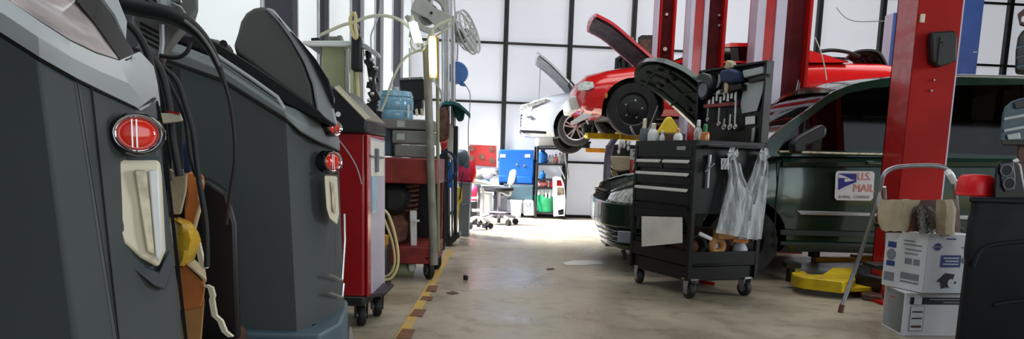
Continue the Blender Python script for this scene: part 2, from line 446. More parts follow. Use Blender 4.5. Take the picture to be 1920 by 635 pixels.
for i, (x, y) in enumerate([(1750, 150), (1745, 170)]):
    p = PY(x, y, 5.55); MB().cyl((p.x, 5.535, p.z), (p.x, 5.56, p.z), .007).build('bolt', 'steel', tD)
# far post of the same lift
def channel_post(name, label, xs, Y, z1, mats, extra=None):
    """open channel column: outer lip, red web, bright lip, dark inner channel, right flange; xs = 5 columns at row 0"""
    X = [PY(x, 0, Y).x for x in xs]
    t = thing(name, label, 'vehicle lift', ((X[0] + X[-1]) / 2, Y + .15, 0), 'posts of the vehicle lifts')
    def slab(nm, a, b, y0, d, m): MB().box(((a + b) / 2, y0 + d / 2, z1 / 2), (b - a, d, z1)).build(nm, m, t, bevel=.004)
    slab('outer_lip', X[0], X[1], Y, .03, mats[0])  # lavender reflected by the outer flange, put in as its colour
    slab('side_web', X[1], X[2], Y + .01, .03, mats[1])
    slab('bright_lip', X[2], X[3], Y - .01, .04, mats[2])
    slab('inner_channel', X[3] + .002, X[4], Y + .14, .02, mats[3])
    slab('right_flange', X[4] - .02, X[4] + .015, Y, .3, mats[4])
    slab('back_plate', X[0], X[4] - .03, Y + .28, .02, mats[4])
    slab('left_flange', X[0], X[0] + .02, Y + .035, .24, mats[0])
    MB().box(((X[0] + X[4]) / 2, Y + .15, .0125), (X[4] - X[0] + .18, .5, .025)).build('base_plate', mats[1], t)
    return t, X
tC, XC = channel_post('lift_post', 'red lift post behind the windshield of the green van, with a broad pale stripe', [1422, 1438, 1457, 1477, 1524], 8.75, 4.6, ['lavender_steel', 'red', 'lavender_steel', 'post_inner', 'post_red'])
MB().tube([PY(1497, 150, 8.8), PY(1488, 190, 8.8), PY(1493, 192, 8.8), PY(1500, 155, 8.8)], .008).build('cable', 'steel', tC)
tB, XB = channel_post('lift_post', 'red lift post in front of the red car, directly above the raised green hood', [1297, 1305, 1322, 1331, 1363], 8.65, 4.6, ['lavender_steel', 'red', 'lavender_steel', 'post_inner', 'post_red'])
for (x, y) in [(1349, 28), (1349, 47)]:
    p = PY(x, y, 8.75); MB().cyl((p.x, 8.76, p.z), (p.x, 8.8, p.z), .014).build('bolt', 'steel', tB)
tA, XA = channel_post('lift_post', 'red lift post farthest to the back, rising behind the hood of the red car', [1234, 1238, 1240, 1243, 1268], 10.83, 4.6, ['lavender_steel', 'post_red', 'post_red', 'post_inner', 'post_red'])
for (x, y, s) in [(1250, 27, .02), (1247, 92, .028)]:
    p = PY(x, y, 10.95); MB().cyl((p.x, 10.94, p.z), (p.x, 10.98, p.z), s).build('bolt', 'white_plastic', tA)
# blue lift
for (a, b, Y, z, lb) in [(1806, 1846, 10.6, 4.6, 'wide blue lift post just to the side of the nearest red post'), (1679, 1700, 10.9, PY(1690, 24, 10.9).z, 'slim slate-blue lift post with a rounded top, half hidden by the nearest red post')]:
    x0 = PY(a, 0, Y).x; x1 = PY(b, 0, Y).x
    t = thing('lift_post', lb, 'vehicle lift', ((x0 + x1) / 2, Y + .12, 0), 'blue lift posts')
    MB().box(((x0 + x1) / 2, Y + .01, z / 2), (x1 - x0, .02, z)).build('front_plate', 'blue_post', t, bevel=.006)
    MB().box((x0 + .01, Y + .14, z / 2), (.02, .24, z)).box((x1 - .01, Y + .14, z / 2), (.02, .24, z)).build('side_flange', 'lavender_steel', t)
    MB().box(((x0 + x1) / 2, Y + .12, .0125), (x1 - x0 + .2, .44, .025)).build('base_plate', 'blue_post', t)
    for dx in (.3, .6):
        if z > 4: p = PY(1822 + dx * 12, 98, Y); MB().cyl((p.x, Y - .01, p.z), (p.x, Y + .01, p.z), .012).build('bolt', 'steel', t)

# ================================================================== CARS
def body_loft(st, W, y0, x0, z0, name, m, parent, arches=(), bay=None, well='dark_hole'):
    """st: (u, zb, zs, zt, inset) stations along the length"""
    rings = []
    for (u, zb, zs, zt, ins) in st:
        h = [(ins + .14, zb), (ins + .03, zb + .07), (ins, zb + (zs - zb) * .45), (ins + .005, zb + (zs - zb) * .75), (ins + .04, zs - .02), (ins + .10, zs + (zt - zs) * .5), (ins + .26, zt), (W * .5, zt + .015)]
        pts = [V(x0 + u, y0 + a, z0 + b) for a, b in h] + [V(x0 + u, y0 + W - a, z0 + b) for a, b in h[:-1][::-1]]
        rings.append(pts)
    mb = MB().loft(rings); o = mb.build(name, m, parent)
    cs = []
    for (u, zc, r) in arches:
        for yy in (y0 - .06, y0 + W - .3):
            cs.append(MB().cyl((x0 + u, yy, z0 + zc), (x0 + u, yy + .36, z0 + zc), r, 28))
    if bay: cs.append(bay)
    if cs: cut(o, cs, well)
    return o
def wheel(x, y, z, r, parent, rim='alu', rimr=.68, kind='spoke', w=.2, out=-1, yaw=0):
    """tyre (with its rim as a sub-part); out: direction in y of the outer face"""
    c = V(x, y, z)
    ax = V(math.sin(yaw), out * math.cos(yaw), 0)
    prof = [(rimr * r, w * .0), (r * .93, -.0), (r * .985, -w * .12), (r, -w * .3), (r, -w * .7), (r * .985, -w * .88), (r * .9, -w), (rimr * r, -w)]
    rr = []
    t = MB(); n = 40; a = V(math.cos(yaw), -out * math.sin(yaw) * 1.0, 0).normalized(); a = ax.cross(V(0, 0, 1)).normalized(); b = V(0, 0, 1)
    rings = [[c + ax * h + (a * math.cos(2 * PI * k / n) + b * math.sin(2 * PI * k / n)) * q for k in range(n)] for q, h in prof]
    rings.append(rings[0]); t.loft(rings, caps=False)
    tw = t.build('wheel', 'tyre', parent)
    rm = MB(); R_ = rimr * r
    def P(ang, q, h): return c + ax * h + (a * math.cos(ang) + b * math.sin(ang)) * q
    lip = [[P(2 * PI * k / 40, q, h) for k in range(40)] for q, h in [(R_ * .98, -.0), (R_, .0), (R_, -.03), (R_ * .9, -.03), (R_ * .9, -.012)]]
    lip.append(lip[0]); rm.loft(lip, caps=False)
    if kind == 'spoke':
        for k in range(10):
            an = 2 * PI * (k // 2) / 5 + (.17 if k % 2 else -.17) + .3
            p0 = P(an * 1.0, R_ * .15, -.012); p1 = P(an, R_ * .95, -.015); d = (p1 - p0).normalized().cross(ax).normalized() * R_ * .06
            rm.prism([p0 - d * .8, p0 + d * .8, p1 + d, p1 - d], -ax * .03)
        rm.lathe([(R_ * .2, -.04), (R_ * .2, -.005), (R_ * .1, 0), (0, 0)], c, ax, 20)
        rm.build('rim', rim, tw)
        dk = MB().lathe([(R_ * .95, -.09), (R_ * .95, -.07), (0, -.07)], c, ax, 30); dk.build('brake', 'dark_hole', tw)
    else:
        rm.lathe([(R_ * .92, -.06), (R_ * .92, -.035), (R_ * .6, -.02), (R_ * .35, -.015), (R_ * .32, .02), (0, .025)], c, ax, 30)
        rm.build('rim', rim, tw)
        ln = MB()
        for k in range(5):
            an = 2 * PI * k / 5 + .5; p = P(an, R_ * .52, -.02); ln.cyl(p, p + ax * .02, R_ * .06, 8)
        ln.build('lug_nut', 'steel', tw)
    return tw

# ---------------- green minivan (side plane at Y = 6.5)
VY = 6.5; VW = 1.95; VX = .86; VZ = .0
van = thing('minivan', 'dark green minivan with its hood raised and a postal sign on the door', 'car', (VX + 2.4, VY + VW / 2, 0))
fl = body_loft([(0.02, .34, .56, .60, .55), (.06, .27, .61, .65, .30), (.16, .22, .65, .71, .14), (.34, .20, .71, .79, .05), (.62, .20, .82, .88, .02), (1.1, .22, .98, 1.02, .0),
                (1.5, .24, 1.06, 1.09, .0), (1.9, .25, 1.09, 1.12, 0), (2.6, .25, 1.10, 1.13, 0), (3.6, .25, 1.11, 1.14, 0), (4.5, .25, 1.12, 1.15, 0), (4.9, .30, 1.1, 1.15, .06), (5.0, .4, 1.0, 1.1, .2)],
               VW, VY, VX, VZ, 'body', 'green_van', van, arches=[(1.15, .33, .39), (4.1, .33, .39)],
               bay=MB().box((VX + .98, VY + VW / 2, 1.05), (1.0, 1.3, .6)))
# engine in the open bay
en = MB(); en.box((VX + .95, VY + .95, .84), (.5, .6, .22), rz=.1); en.cyl((VX + .7, VY + .5, .9), (VX + 1.2, VY + .5, .92), .07); en.box((VX + .75, VY + 1.4, .85), (.25, .3, .2)); en.tube([V(VX + .6, VY + .6, .93), V(VX + .9, VY + .4, .97), V(VX + 1.2, VY + .7, .98), V(VX + 1.3, VY + 1.1, .95)], .03, 8, 5)
en.build('engine', 'black', van, bevel=.01)
for wx in (1.15, 4.1):
    for side in (0, 1):
        wheel(VX + wx, VY + (.03 if side == 0 else VW - .03), .33, .33, van, 'black', .64, 'plain', .2, -1 if side == 0 else 1)
# bumper: dark lower apron with ribs
bm_ = MB()
def bumper_ring(z0, z1, off):
    pts = []
    for (u, v) in [(.75, -.012), (.4, -.0), (.2, .06), (.08, .2), (.0, .45), (-.03, VW / 2), (.0, VW - .45), (.08, VW - .2), (.2, VW - .06), (.4, VW), (.75, VW + .012)]:
        pts.append(V(VX + u - off, VY + v - (off if v < .5 else -off if v > VW - .5 else 0), 0))
    return pts
for (z0, z1, off) in [(.41, .625, .04), (.36, .40, .0), (.31, .35, -.01), (.26, .30, -.03), (.20, .25, -.05)]:
    pt = bumper_ring(z0, z1, off); inn = [V(p.x + .09, VY + VW / 2 + (p.y - VY - VW / 2) * .93, 0) for p in pt]
    ring = pt + inn[::-1]
    bm_.prism([V(p.x, p.y, z0) for p in ring], (0, 0, z1 - z0))
bm_.build('bumper', 'green_van', van, bevel=.012)
pl = poly([(1158, 432), (1190, 434), (1190, 455), (1158, 453)], VY + .02); MB().prism(pl, (0, -.05, 0)).build('fog_lamp', 'box_grey', van, bevel=.006)
MB().tube([PY(1168, 468, VY + .1), PY(1172, 480, VY + .1), PY(1167, 484, VY + .1)], .02, 8).build('tow_hook', 'black', van)
# grille between the lamps
g = MB()
for i in range(5): g.prism([V(VX - .01 - .004 * i, VY + .55, .625 + i * .022), V(VX + .0, VY + .55, .61 + i * .022), V(VX + .0, VY + VW - .55, .61 + i * .022), V(VX - .01 - .004 * i, VY + VW - .55, .625 + i * .022)], (0.05, 0, .008))
g.build('grille', 'black', van)
# headlights wrap the corner
for s in (0, 1):
    def hp(u, v, z): return V(VX + u, VY + (v if s == 0 else VW - v), z)
    base = [(.00, .40, .64, .70), (.03, .22, .635, .735), (.10, .09, .63, .765), (.20, .02, .63, .795), (.34, -.012, .635, .83), (.50, -.016, .65, .86)]
    rows = [[hp(u, v, z0), hp(u + .02, v + .015, (z0 + z1) / 2 + .02), hp(u + .05, v + .05, z1)] for u, v, z0, z1 in base]
    h = MB().sheet(rows, (0, .01 if s == 0 else -.01, 0)); h.build('headlight', 'lamp_glass', van, angle=60)
    ho = MB(); ho.tube([r[2] + V(0, 0, .012) for r in rows], .018, 8); ho.tube([r[0] + V(0, 0, -.01) for r in rows], .014, 8); ho.build('headlight_surround', 'green_van', van)
# raised hood
def hood(near, far, th, name, m_out, m_in, parent, belly=.06, n=8, ribs=True, bow=.09):
    """near / far: polylines (tip..hinge) of the two side edges; the front edge bows out"""
    rows = []; w = 10
    nr = cat([Vector(p) for p in near], 4); fr = cat([Vector(p) for p in far], 4)
    for i in range(len(nr)):
        t = i / (len(nr) - 1); a, b = nr[i], fr[i]; d = (nr[min(i + 1, len(nr) - 1)] - nr[max(i - 1, 0)]).normalized()
        nrm = d.cross((b - a).normalized()).normalized()
        if nrm.z < 0: nrm = -nrm
        row = []
        for j in range(w + 1):
            s = j / w; bb = 4 * s * (1 - s)
            row.append(a.lerp(b, s) + nrm * belly * bb - d * bow * bb * (1 - t))
        rows.append(row)
    o = MB().sheet(rows, V(0, 0, 0) + th).build(name, m_out, parent, angle=50)
    u = MB(); off = -th * .35
    inner = [[p + off * 1.0 for p in r[1:-1]] for r in rows[1:-1]]
    u.sheet(inner, -th * .35).build('hood_liner', m_in, o)
    if ribs:
        rb = MB(); L1 = len(inner)
        for j in (1, 4, 7):
            rb.tube([inner[i][j] - th * .5 for i in range(1, L1 - 1)], .014, 6)
        for i in (2, L1 // 2, L1 - 3):
            rb.tube([p - th * .5 for p in inner[i]], .014, 6)
        rb.build('hood_rib', m_in, o)
        for j in (2, 4, 6):
            for i in (4, L1 - 6):
                if 0 < i < L1:
                    MB().ball(inner[i][j] - th * .4, (.04, .07, .04), 10, 6).build('hood_recess', 'dark_hole', o)
    return o
nY, fY = VY + .12, VY + VW - .12
tip = PY(1245, 118, nY); k1 = PY(1285, 136, nY); k2 = PY(1330, 172, nY); k3 = PY(1375, 214, nY); hg = PY(1425, 268, nY)
near = [tip, k1, k2, k3, hg]
vh = hood(near, [V(p.x + .02, fY, p.z - .0) for p in near], V(.02, 0, .035), 'hood', 'green_van', 'hood_under', van, belly=.05, bow=.12)
MB().tube([V(VX + .4, VY + 1.6, .9), V(tip.x + .25, fY - .2, tip.z - .25)], .008).build('hood_prop', 'steel', van)
# cabin: side frames with window holes, roof, glass
def tumble(p, z0=1.12, k=.16, y0=VY):
    dz = max(0, p.z - z0); return V(p.x, p.y + dz * k if p.y < y0 + VW / 2 else p.y - dz * k, p.z)
side_out = [(1424, 292), (1436, 268), (1470, 238), (1520, 204), (1570, 170), (1610, 155), (1660, 146), (1720, 141), (1800, 139), (1920, 142), (2030, 152), (2060, 200), (2100, 300)]
win1 = [(1462, 281), (1474, 262), (1500, 236), (1512, 226), (1508, 240), (1504, 281)]
win2 = [(1512, 281), (1514, 226), (1560, 192), (1600, 172), (1650, 162), (1715, 158), (1706, 284)]
win3 = [(1722, 285), (1732, 158), (1935, 156), (1930, 292)]
def sidepts(pl): return [PY(x, y, VY + .02) for x, y in pl]
fo = {}
for s in (0, 1):
    P0 = sidepts(side_out)
    yb = VY + .02 if s == 0 else VY + VW - .07
    mb = MB().prism([V(p.x, yb, p.z) for p in P0], (0, .05, 0)); mb.v = [tumble(p) for p in mb.v]
    o = mb.build('door_frame' if False else 'pillar_frame', 'green_van', van)
    cs = []
    for wv in (win1, win2, win3):
        c = MB().prism([V(p.x, yb - .1, p.z) for p in sidepts(wv)], (0, .25, 0)); c.v = [V(p.x, p.y + max(0, p.z - 1.12) * (.16 if s == 0 else -.16), p.z) for p in c.v]; cs.append(c)
    cut(o, cs, 'black')
    for wv, gm in ((win1, 'car_glass'), (win2, 'car_glass'), (win3, 'tint_glass')):
        c = MB().prism([V(p.x, yb + .02, p.z) for p in sidepts(wv)], (0, .006, 0)); c.v = [V(p.x, p.y + max(0, p.z - 1.12) * (.16 if s == 0 else -.16), p.z) for p in c.v]
        c.build('side_window', gm, van)
# belt trim strips and drip rail
mb = MB(); mb.tube([PY(1462, 284, VY - .0), PY(1600, 288, VY), PY(1706, 290, VY)], .009, 6); mb.build('window_trim', 'cream_dirty', van, label='pale highlight trim under the glass')
mb = MB(); mb.tube([PY(1722, 146, VY + .14), PY(1800, 142, VY + .14), PY(1930, 145, VY + .14)], .014, 8); mb.tube([PY(1722, 146, VY + .14) + V(0, VW - .3, 0), PY(1930, 145, VY + .14) + V(0, VW - .3, 0)], .014, 8); mb.build('roof_rail', 'alu', van)
# roof
rt = [(1575, 166), (1612, 152), (1660, 144), (1720, 139), (1800, 137), (1920, 140), (2030, 150)]
rows = []
for (x, y) in rt:
    p = PY(x, y, VY + .13); row = []
    for j in range(9):
        s = j / 8; row.append(V(p.x - .10 * 4 * s * (1 - s) * (1 if x < 1650 else 0), VY + .13 + (VW - .26) * s, p.z + .05 * 4 * s * (1 - s) - .01))
    rows.append(row)
MB().sheet(rows, (0, 0, -.03)).build('roof', 'green_van', van, angle=60)
# windshield
b0 = PY(1440, 268, VY + .1); t0 = PY(1585, 166, VY + .16); rows = []
for i in range(5):
    t = i / 4; p = b0.lerp(t0, t); y0 = VY + .1 + .1 * t; y1 = VY + VW - .1 - .1 * t
    rows.append([V(p.x - .30 * 4 * s * (1 - s) * (1 - .6 * t), y0 + (y1 - y0) * s, p.z + .015 * math.sin(PI * t)) for s in [j / 10 for j in range(11)]])
MB().sheet(rows, (.004, 0, -.004)).build('windshield', 'car_glass', van, angle=70)
mb = MB(); mb.tube([r[0] for r in rows], .028, 8); mb.tube([r[-1] for r in rows], .028, 8); mb.tube([p for p in rows[0]], .02, 8); mb.build('windshield_frame', 'green_van', van)
mb = MB()
for j, l in ((3, .55), (6, .5)):
    a = rows[0][j] + V(-.02, 0, .02); b = rows[2][j + 2] + V(-.02, 0, .03); mb.tube([a, b], .009, 6)
mb.build('wiper', 'black', van)
# cowl
c0 = rows[0]
MB().sheet([[p + V(-.16, 0, -.05) for p in c0], [p + V(0, 0, -.01) for p in c0]], (0, 0, -.03)).build('cowl', 'black', van)
# dash, wheel, seats, mirror
MB().box((VX + 1.95, VY + VW / 2, .98), (.5, VW - .25, .3)).build('dashboard', 'black', van, bevel=.05, seg=3)
sw = MB(); c = V(VX + 2.38, VY + .45, 1.13); n_ = 20
sw.tube([c + V(-.07 * math.sin(2 * PI * k / n_), .18 * math.cos(2 * PI * k / n_), .17 * math.sin(2 * PI * k / n_)) for k in range(n_)], .016, 8, closed=True); sw.tube([c, c + V(-.3, 0, -.1)], .03); sw.box(c, (.04, .3, .04))
sw.build('steering_wheel', 'black', van)
def seat(x, y, w):
    mb = MB(); mb.box((x, y, .62), (.5, w, .16)); mb.prism([V(x + .16, y - w / 2, .68), V(x + .30, y - w / 2, .66), V(x + .46, y - w / 2, 1.28), V(x + .34, y - w / 2, 1.30)], (0, w, 0)); mb.box((x + .42, y, 1.41), (.1, w * .5, .18)); mb.box((x, y, .4), (.4, w * .7, .3))
    mb.build('seat', 'seat_grey', van, bevel=.04, seg=3)
for y in (VY + .48, VY + 1.45): seat(VX + 2.62, y, .5)
seat(VX + 3.7, VY + .95, 1.35)
mi = MB(); q = [PY(x, y, VY - .02) for x, y in [(1478, 286), (1476, 270), (1486, 258), (1508, 246), (1530, 234), (1540, 240), (1538, 256), (1520, 268), (1500, 274), (1494, 288)]]
mi.prism(q, (0, -.13, 0)); mi.build('side_mirror', 'black', van, bevel=.02, seg=3)
mm = MB(); mm.prism([PY(x, y, VY - .155) for x, y in [(1512, 250), (1532, 240), (1534, 250), (1518, 262)]], (0, -.004, 0)); 
mi2 = MB(); mi2.box((PY(1500, 250, VY + VW).x, VY + VW + .08, 1.25), (.12, .18, .17)); mi2.build('side_mirror', 'black', van, bevel=.03)
# door lines, rub strip, handle
dl = MB(); dl.tube([PY(1455, 480, VY - .002), PY(1452, 430, VY - .004), PY(1456, 370, VY - .004), PY(1462, 300, VY)], .006, 6); dl.build('door_gap', 'dark_hole', van)
rs = MB(); rs.prism([PY(1492, 394, VY), PY(1660, 399, VY), PY(1900, 406, VY), PY(1900, 414, VY), PY(1660, 406, VY), PY(1500, 402, VY)], (0, -.022, 0)); rs.build('rub_strip', 'steel', van, bevel=.005, label='pale grey rubbing strip along the door')
sk = MB(); 
for (y0, y1) in [(430, 440), (452, 459)]: sk.prism([PY(1462, y0, VY), PY(1900, y0 + 12, VY), PY(1900, y1 + 12, VY), PY(1462, y1, VY)], (0, -.012, 0))
sk.build('sill_cladding', 'green_van_cladding', van, bevel=.004)
dh = MB(); dh.prism([PY(1622, 301, VY), PY(1660, 302, VY), PY(1660, 310, VY), PY(1622, 309, VY)], (0, -.04, 0)); dh.build('door_handle', 'green_van', van, bevel=.01)
lw = MB(); lw.sheet([[PY(x, 304 + dy, VY + (.0 if abs(dy) > 3 else -.014)) for x in (1468, 1540, 1620, 1760, 1900)] for dy in (-7, 0, 8)], (0, .01, 0)); lw.build('shoulder_crease', 'green_van', van)

# ---------------- postal sign on the van door
sg = MB(); q = poly([(1571, 320), (1636, 321), (1640, 325), (1637, 371), (1633, 376), (1569, 375), (1565, 370), (1567, 324)], VY - .016)
sgn = sg.prism(q, (0, .004, 0)).build('magnetic_sign', 'sign_white', label='white postal sign with a blue eagle emblem and red lettering on the van door', cat='sign')
def flat(name, m, pts, Y, d=.0015): return MB().prism(poly(pts, Y), (0, d, 0)).build(name, m, sgn)
yS = VY - .0185
flat('emblem', 'sign_blue', [(1573, 325), (1606, 325), (1606, 340), (1596, 343), (1584, 348), (1572, 354), (1572, 333), (1590, 333), (1583, 329), (1573, 326)], yS)
flat('eagle_beak', 'sign_white', [(1573, 327), (1584, 330), (1598, 337), (1604, 337), (1596, 339), (1584, 341), (1583, 336), (1590, 334), (1572, 333)], yS - .001)
flat('emblem_stripe', 'sign_blue', [(1572, 351), (1588, 344), (1606, 340), (1606, 341), (1588, 348), (1572, 356)], yS - .0012)
def sletter(txt, px, py, size, m='sign_red'):
    p = PY(px, py, yS - .001); o = letters(txt, size, p, (R(90), R(-1.6), 0), m, sgn); return o
a = sletter('U.S.', 1621, 331, .082); a.scale = (.9, 1.15, 1)
a = sletter('MAIL', 1620, 353, .085); a.scale = (1, 1.1, 1)
sletter('RURAL   CARRIER', 1602, 369, .034, 'sign_grey')

# ---------------- red coupe on the lift behind
def simple_car(name, label, x0, y0, z0, W, st, arches, wheels, m_body, roof, win, rim, rimr, droop=0, wk='spoke'):
    t = thing(name, label, 'car', (x0 + 2, y0 + W / 2, z0))
    body_loft(st, W, y0, x0, z0, 'body', m_body, t, arches=arches)
    for (u, zc, r) in wheels:
        wheel(x0 + u, y0 + .02, z0 + zc, r, t, rim, rimr, wk, .19, -1)
        wheel(x0 + u, y0 + W - .02, z0 + zc - droop, r, t, rim, rimr, wk, .19, 1)
    # cabin
    zb = min(z for u, z in roof)
    for s in (0, 1):
        yb = y0 + .03 if s == 0 else y0 + W - .07; k_ = .28 if s == 0 else -.28
        f = lambda p: V(p.x, p.y + max(0, p.z - z0 - zb) * k_, p.z)
        mb = MB().prism([V(x0 + u, yb, z0 + z) for u, z in roof], (0, .04, 0)); mb.v = [f(p) for p in mb.v]
        o = mb.build('pillar_frame', m_body, t)
        c = MB().prism([V(x0 + u, yb - .05, z0 + z) for u, z in win], (0, .14, 0)); c.v = [f(p) for p in c.v]
        cut(o, [c], 'black')
        g_ = MB().prism([V(x0 + u, yb + .015, z0 + z) for u, z in win], (0, .006, 0)); g_.v = [f(p) for p in g_.v]; g_.build('side_window', 'tint_glass', t)
    rows = []
    for (u, z) in roof[1:-1]:
        ins = .05 + (z - zb) * .28
        rows.append([V(x0 + u, y0 + ins + (W - 2 * ins) * s / 6, z0 + z + .04 * math.sin(PI * s / 6)) for s in range(7)])
    # windshield, roof, rear glass strips
    fr = [V(x0 + roof[0][0], y0 + .08 + (W - .16) * s / 6, z0 + roof[0][1] + .02) for s in range(7)]
    rr = [V(x0 + roof[-1][0], y0 + .08 + (W - .16) * s / 6, z0 + roof[-1][1] + .02) for s in range(7)]
    MB().sheet([fr, rows[0]], (0, 0, -.01)).build('windshield', 'car_glass', t)
    MB().sheet(rows, (0, 0, -.025)).build('roof', m_body, t, angle=60)
    MB().sheet([rows[-1], rr], (0, 0, -.01)).build('rear_window', 'tint_glass', t)
    MB().box((x0 + roof[0][0] + 1.2, y0 + W / 2, z0 + .6), (1.4, W * .8, .3)).build('seat', 'seat_grey', t, bevel=.05)
    return t
RX, RY, RZ, RW = .68, 9.1, 1.31, 1.72
def uz(px, py, Y, x0, z0): p = PY(px, py, Y); return (p.x - x0, p.z - z0)
red = simple_car('coupe', 'bright red car raised on a lift with its hood up and plain black front wheel', RX, RY, RZ, RW,
    [(0, .36, .46, .50, .5), (.04, .30, .56, .62, .22), (.16, .25, .64, .72, .07), (.4, .23, .70, .78, .02), (.7, .22, .73, .83, 0), (1.1, .25, .78, .87, 0), (1.6, .26, .82, .9, 0), (2.4, .27, .84, .91, 0), (3.0, .28, .88, .95, 0), (3.7, .3, .9, .97, .03), (4.2, .38, .86, .94, .12), (4.3, .45, .8, .88, .3)],
    [(.71, .31, .37), (3.25, .31, .37)], [(.71, .31, .31), (3.25, .31, .31)], 'red_car',
    [(1.12, .86), (1.62, 1.08), (1.85, 1.13), (2.35, 1.14), (2.75, 1.08), (3.25, .94)], [(1.32, .9), (1.70, 1.07), (2.0, 1.09), (2.5, 1.06), (2.8, .93)], 'black', .66, 0, 'plain')
# details: bumper bar, lamp, signal
MB().prism([PY(x, y, RY + .22) for x, y in [(1066, 182), (1080, 178), (1090, 196), (1086, 206), (1070, 206)]], (0, RW - .44, 0)).build('bumper', 'white_plastic', red, bevel=.02, label='pale worn bumper corner')
for s in (0, 1):
    q = [PY(x, y, RY + .03) for x, y in [(1083, 158), (1096, 152), (1112, 153), (1115, 164), (1104, 169), (1086, 170)]]
    h = MB().prism(q, (0, .08, 0))
    if s: h.v = [V(p.x, 2 * RY + RW - p.y, p.z) for p in h.v]
    h.build('headlight', 'lamp_glass', red, bevel=.008)
MB().ball(PY(1093, 197, RY - .0) + V(.27, .0, .12), (.02, .012, .035), 8, 6).build('side_marker', 'amber', red)
MB().prism([PY(x, y, RY + .1) for x, y in [(1070, 228), (1095, 212), (1110, 213), (1108, 219), (1074, 234)]], (0, .08, 0)).build('splash_shield', 'white_plastic', red, bevel=.006)
MB().tube([PY(1093, 208, RY + .15), PY(1088, 220, RY + .15), PY(1084, 232, RY + .15)], .012).build('bracket', 'steel', red)
un = MB(); un.box((RX + 2.2, RY + RW / 2, RZ + .27), (3.6, RW - .5, .1)); un.cyl((RX + .71, RY + .2, RZ + .3), (RX + .71, RY + RW - .2, RZ + .3), .035); un.box((RX + .9, RY + .9, RZ + .3), (.7, .6, .22)); un.build('underbody', 'black', red)
nY = RY + .1; fY = RY + RW - .1
nr = [PY(x, y, nY) for x, y in [(1117, 30), (1150, 48), (1192, 84), (1238, 124)]]
hood(nr, [V(p.x, fY - .4, p.z) for p in nr], V(.01, 0, .03), 'hood', 'red_car', 'hood_under_red', red, belly=.03, bow=.05, ribs=False)
tl = [PY(x, y, RY + .25) for x, y in [(1634, 96), (1648, 100), (1660, 118), (1670, 144)]]
hood(tl, [V(p.x, RY + 1.0, p.z) for p in tl], V(.01, 0, .025), 'trunk_lid', 'black', 'hood_under', red, belly=.03, bow=.04)
MB().tube([PY(1534, 97, RY + .3), PY(1560, 94, RY + .3), PY(1590, 98, RY + .3), PY(1612, 106, RY + .3)], .022, 8, 5).build('lid_seal', 'black', red)
MB().tube([PY(1528, 70, RY - .3), PY(1540, 100, RY - .3), PY(1547, 130, RY - .3), PY(1550, 150, RY - .3)], .008, 6, 4).build('air_line', 'pale_hose', None, label='thin pale air line hanging in front of the red car tail', cat='hose')

# ---------------- white hatchback, farthest lift
WX, WY, WZ, WW = .07, 11.2, 1.20, 1.5
wz = PY(1066, 238, WY).z; WZ = wz - .275
wcar = simple_car('hatchback', 'white car raised on the farthest lift with its hood open and silver spoked wheel', WX, WY, WZ, WW,
    [(0, .20, .40, .46, .42), (.05, .14, .50, .58, .2), (.16, .12, .56, .66, .07), (.42, .13, .62, .74, .02), (.8, .15, .70, .82, 0), (1.2, .17, .76, .88, 0), (1.6, .17, .8, .9, 0), (2.6, .18, .82, .92, 0), (3.4, .2, .82, .94, .02), (3.7, .3, .78, .9, .12)],
    [(.81, .275, .335), (2.95, .275, .335)], [(.81, .275, .275), (2.95, .275, .275)], 'white_car',
    [(1.2, .86), (1.75, 1.2), (2.1, 1.26), (2.8, 1.26), (3.3, 1.15), (3.6, .92)], [(1.5, .9), (1.85, 1.16), (2.2, 1.2), (2.8, 1.2), (3.2, 1.1), (3.3, .95)], 'alu', .70, .1)
for s in (0, 1):
    q = [PY(x, y, WY + .08) for x, y in [(974, 206), (978, 196), (1005, 190), (1026, 184), (1022, 192), (998, 200), (982, 206)]]
    h = MB().prism(q, (0, .06, 0))
    if s: h.v = [V(p.x, 2 * WY + WW - p.y, p.z) for p in h.v]
    h.build('headlight', 'lamp_glass', wcar, bevel=.006)
MB().prism([PY(x, y, WY + .05) for x, y in [(986, 218), (996, 216), (1003, 221), (990, 222)]], (0, .05, 0)).build('fog_lamp', 'grey_plastic', wcar)
MB().prism([PY(x, y, WY + .06) for x, y in [(975, 243), (1025, 246), (1024, 251), (980, 248)]], (0, WW - .2, 0)).build('air_dam', 'black', wcar)
g = MB()
for i in range(4): g.box((WX + .015, WY + WW / 2, WZ + .3 + .05 * i), (.05, .7, .018))
g.build('grille', 'black', wcar)
MB().box((WX + 2, WY + WW / 2, WZ + .2), (3.0, WW - .4, .1)).build('underbody', 'black', wcar)
nY = WY + .08
nr = [PY(x, y, nY) for x, y in [(1008, 101), (1032, 120), (1058, 146), (1078, 168)]]
hood(nr, [V(p.x, WY + WW - .08, p.z) for p in nr], V(.01, 0, .025), 'hood', 'white_car', 'hood_under_white', wcar, belly=.03, bow=.05, ribs=False)
MB().tube([PY(1014, 112, nY), PY(1012, 150, nY), PY(1010, 188, nY)], .006, 6).build('hood_prop', 'steel', wcar)
MB().tube([PY(1072, 172, nY), PY(1066, 160, nY), PY(1070, 152, nY), PY(1077, 160, nY), PY(1072, 176, nY)], .016, 6).build('hood_hinge', 'black', wcar)

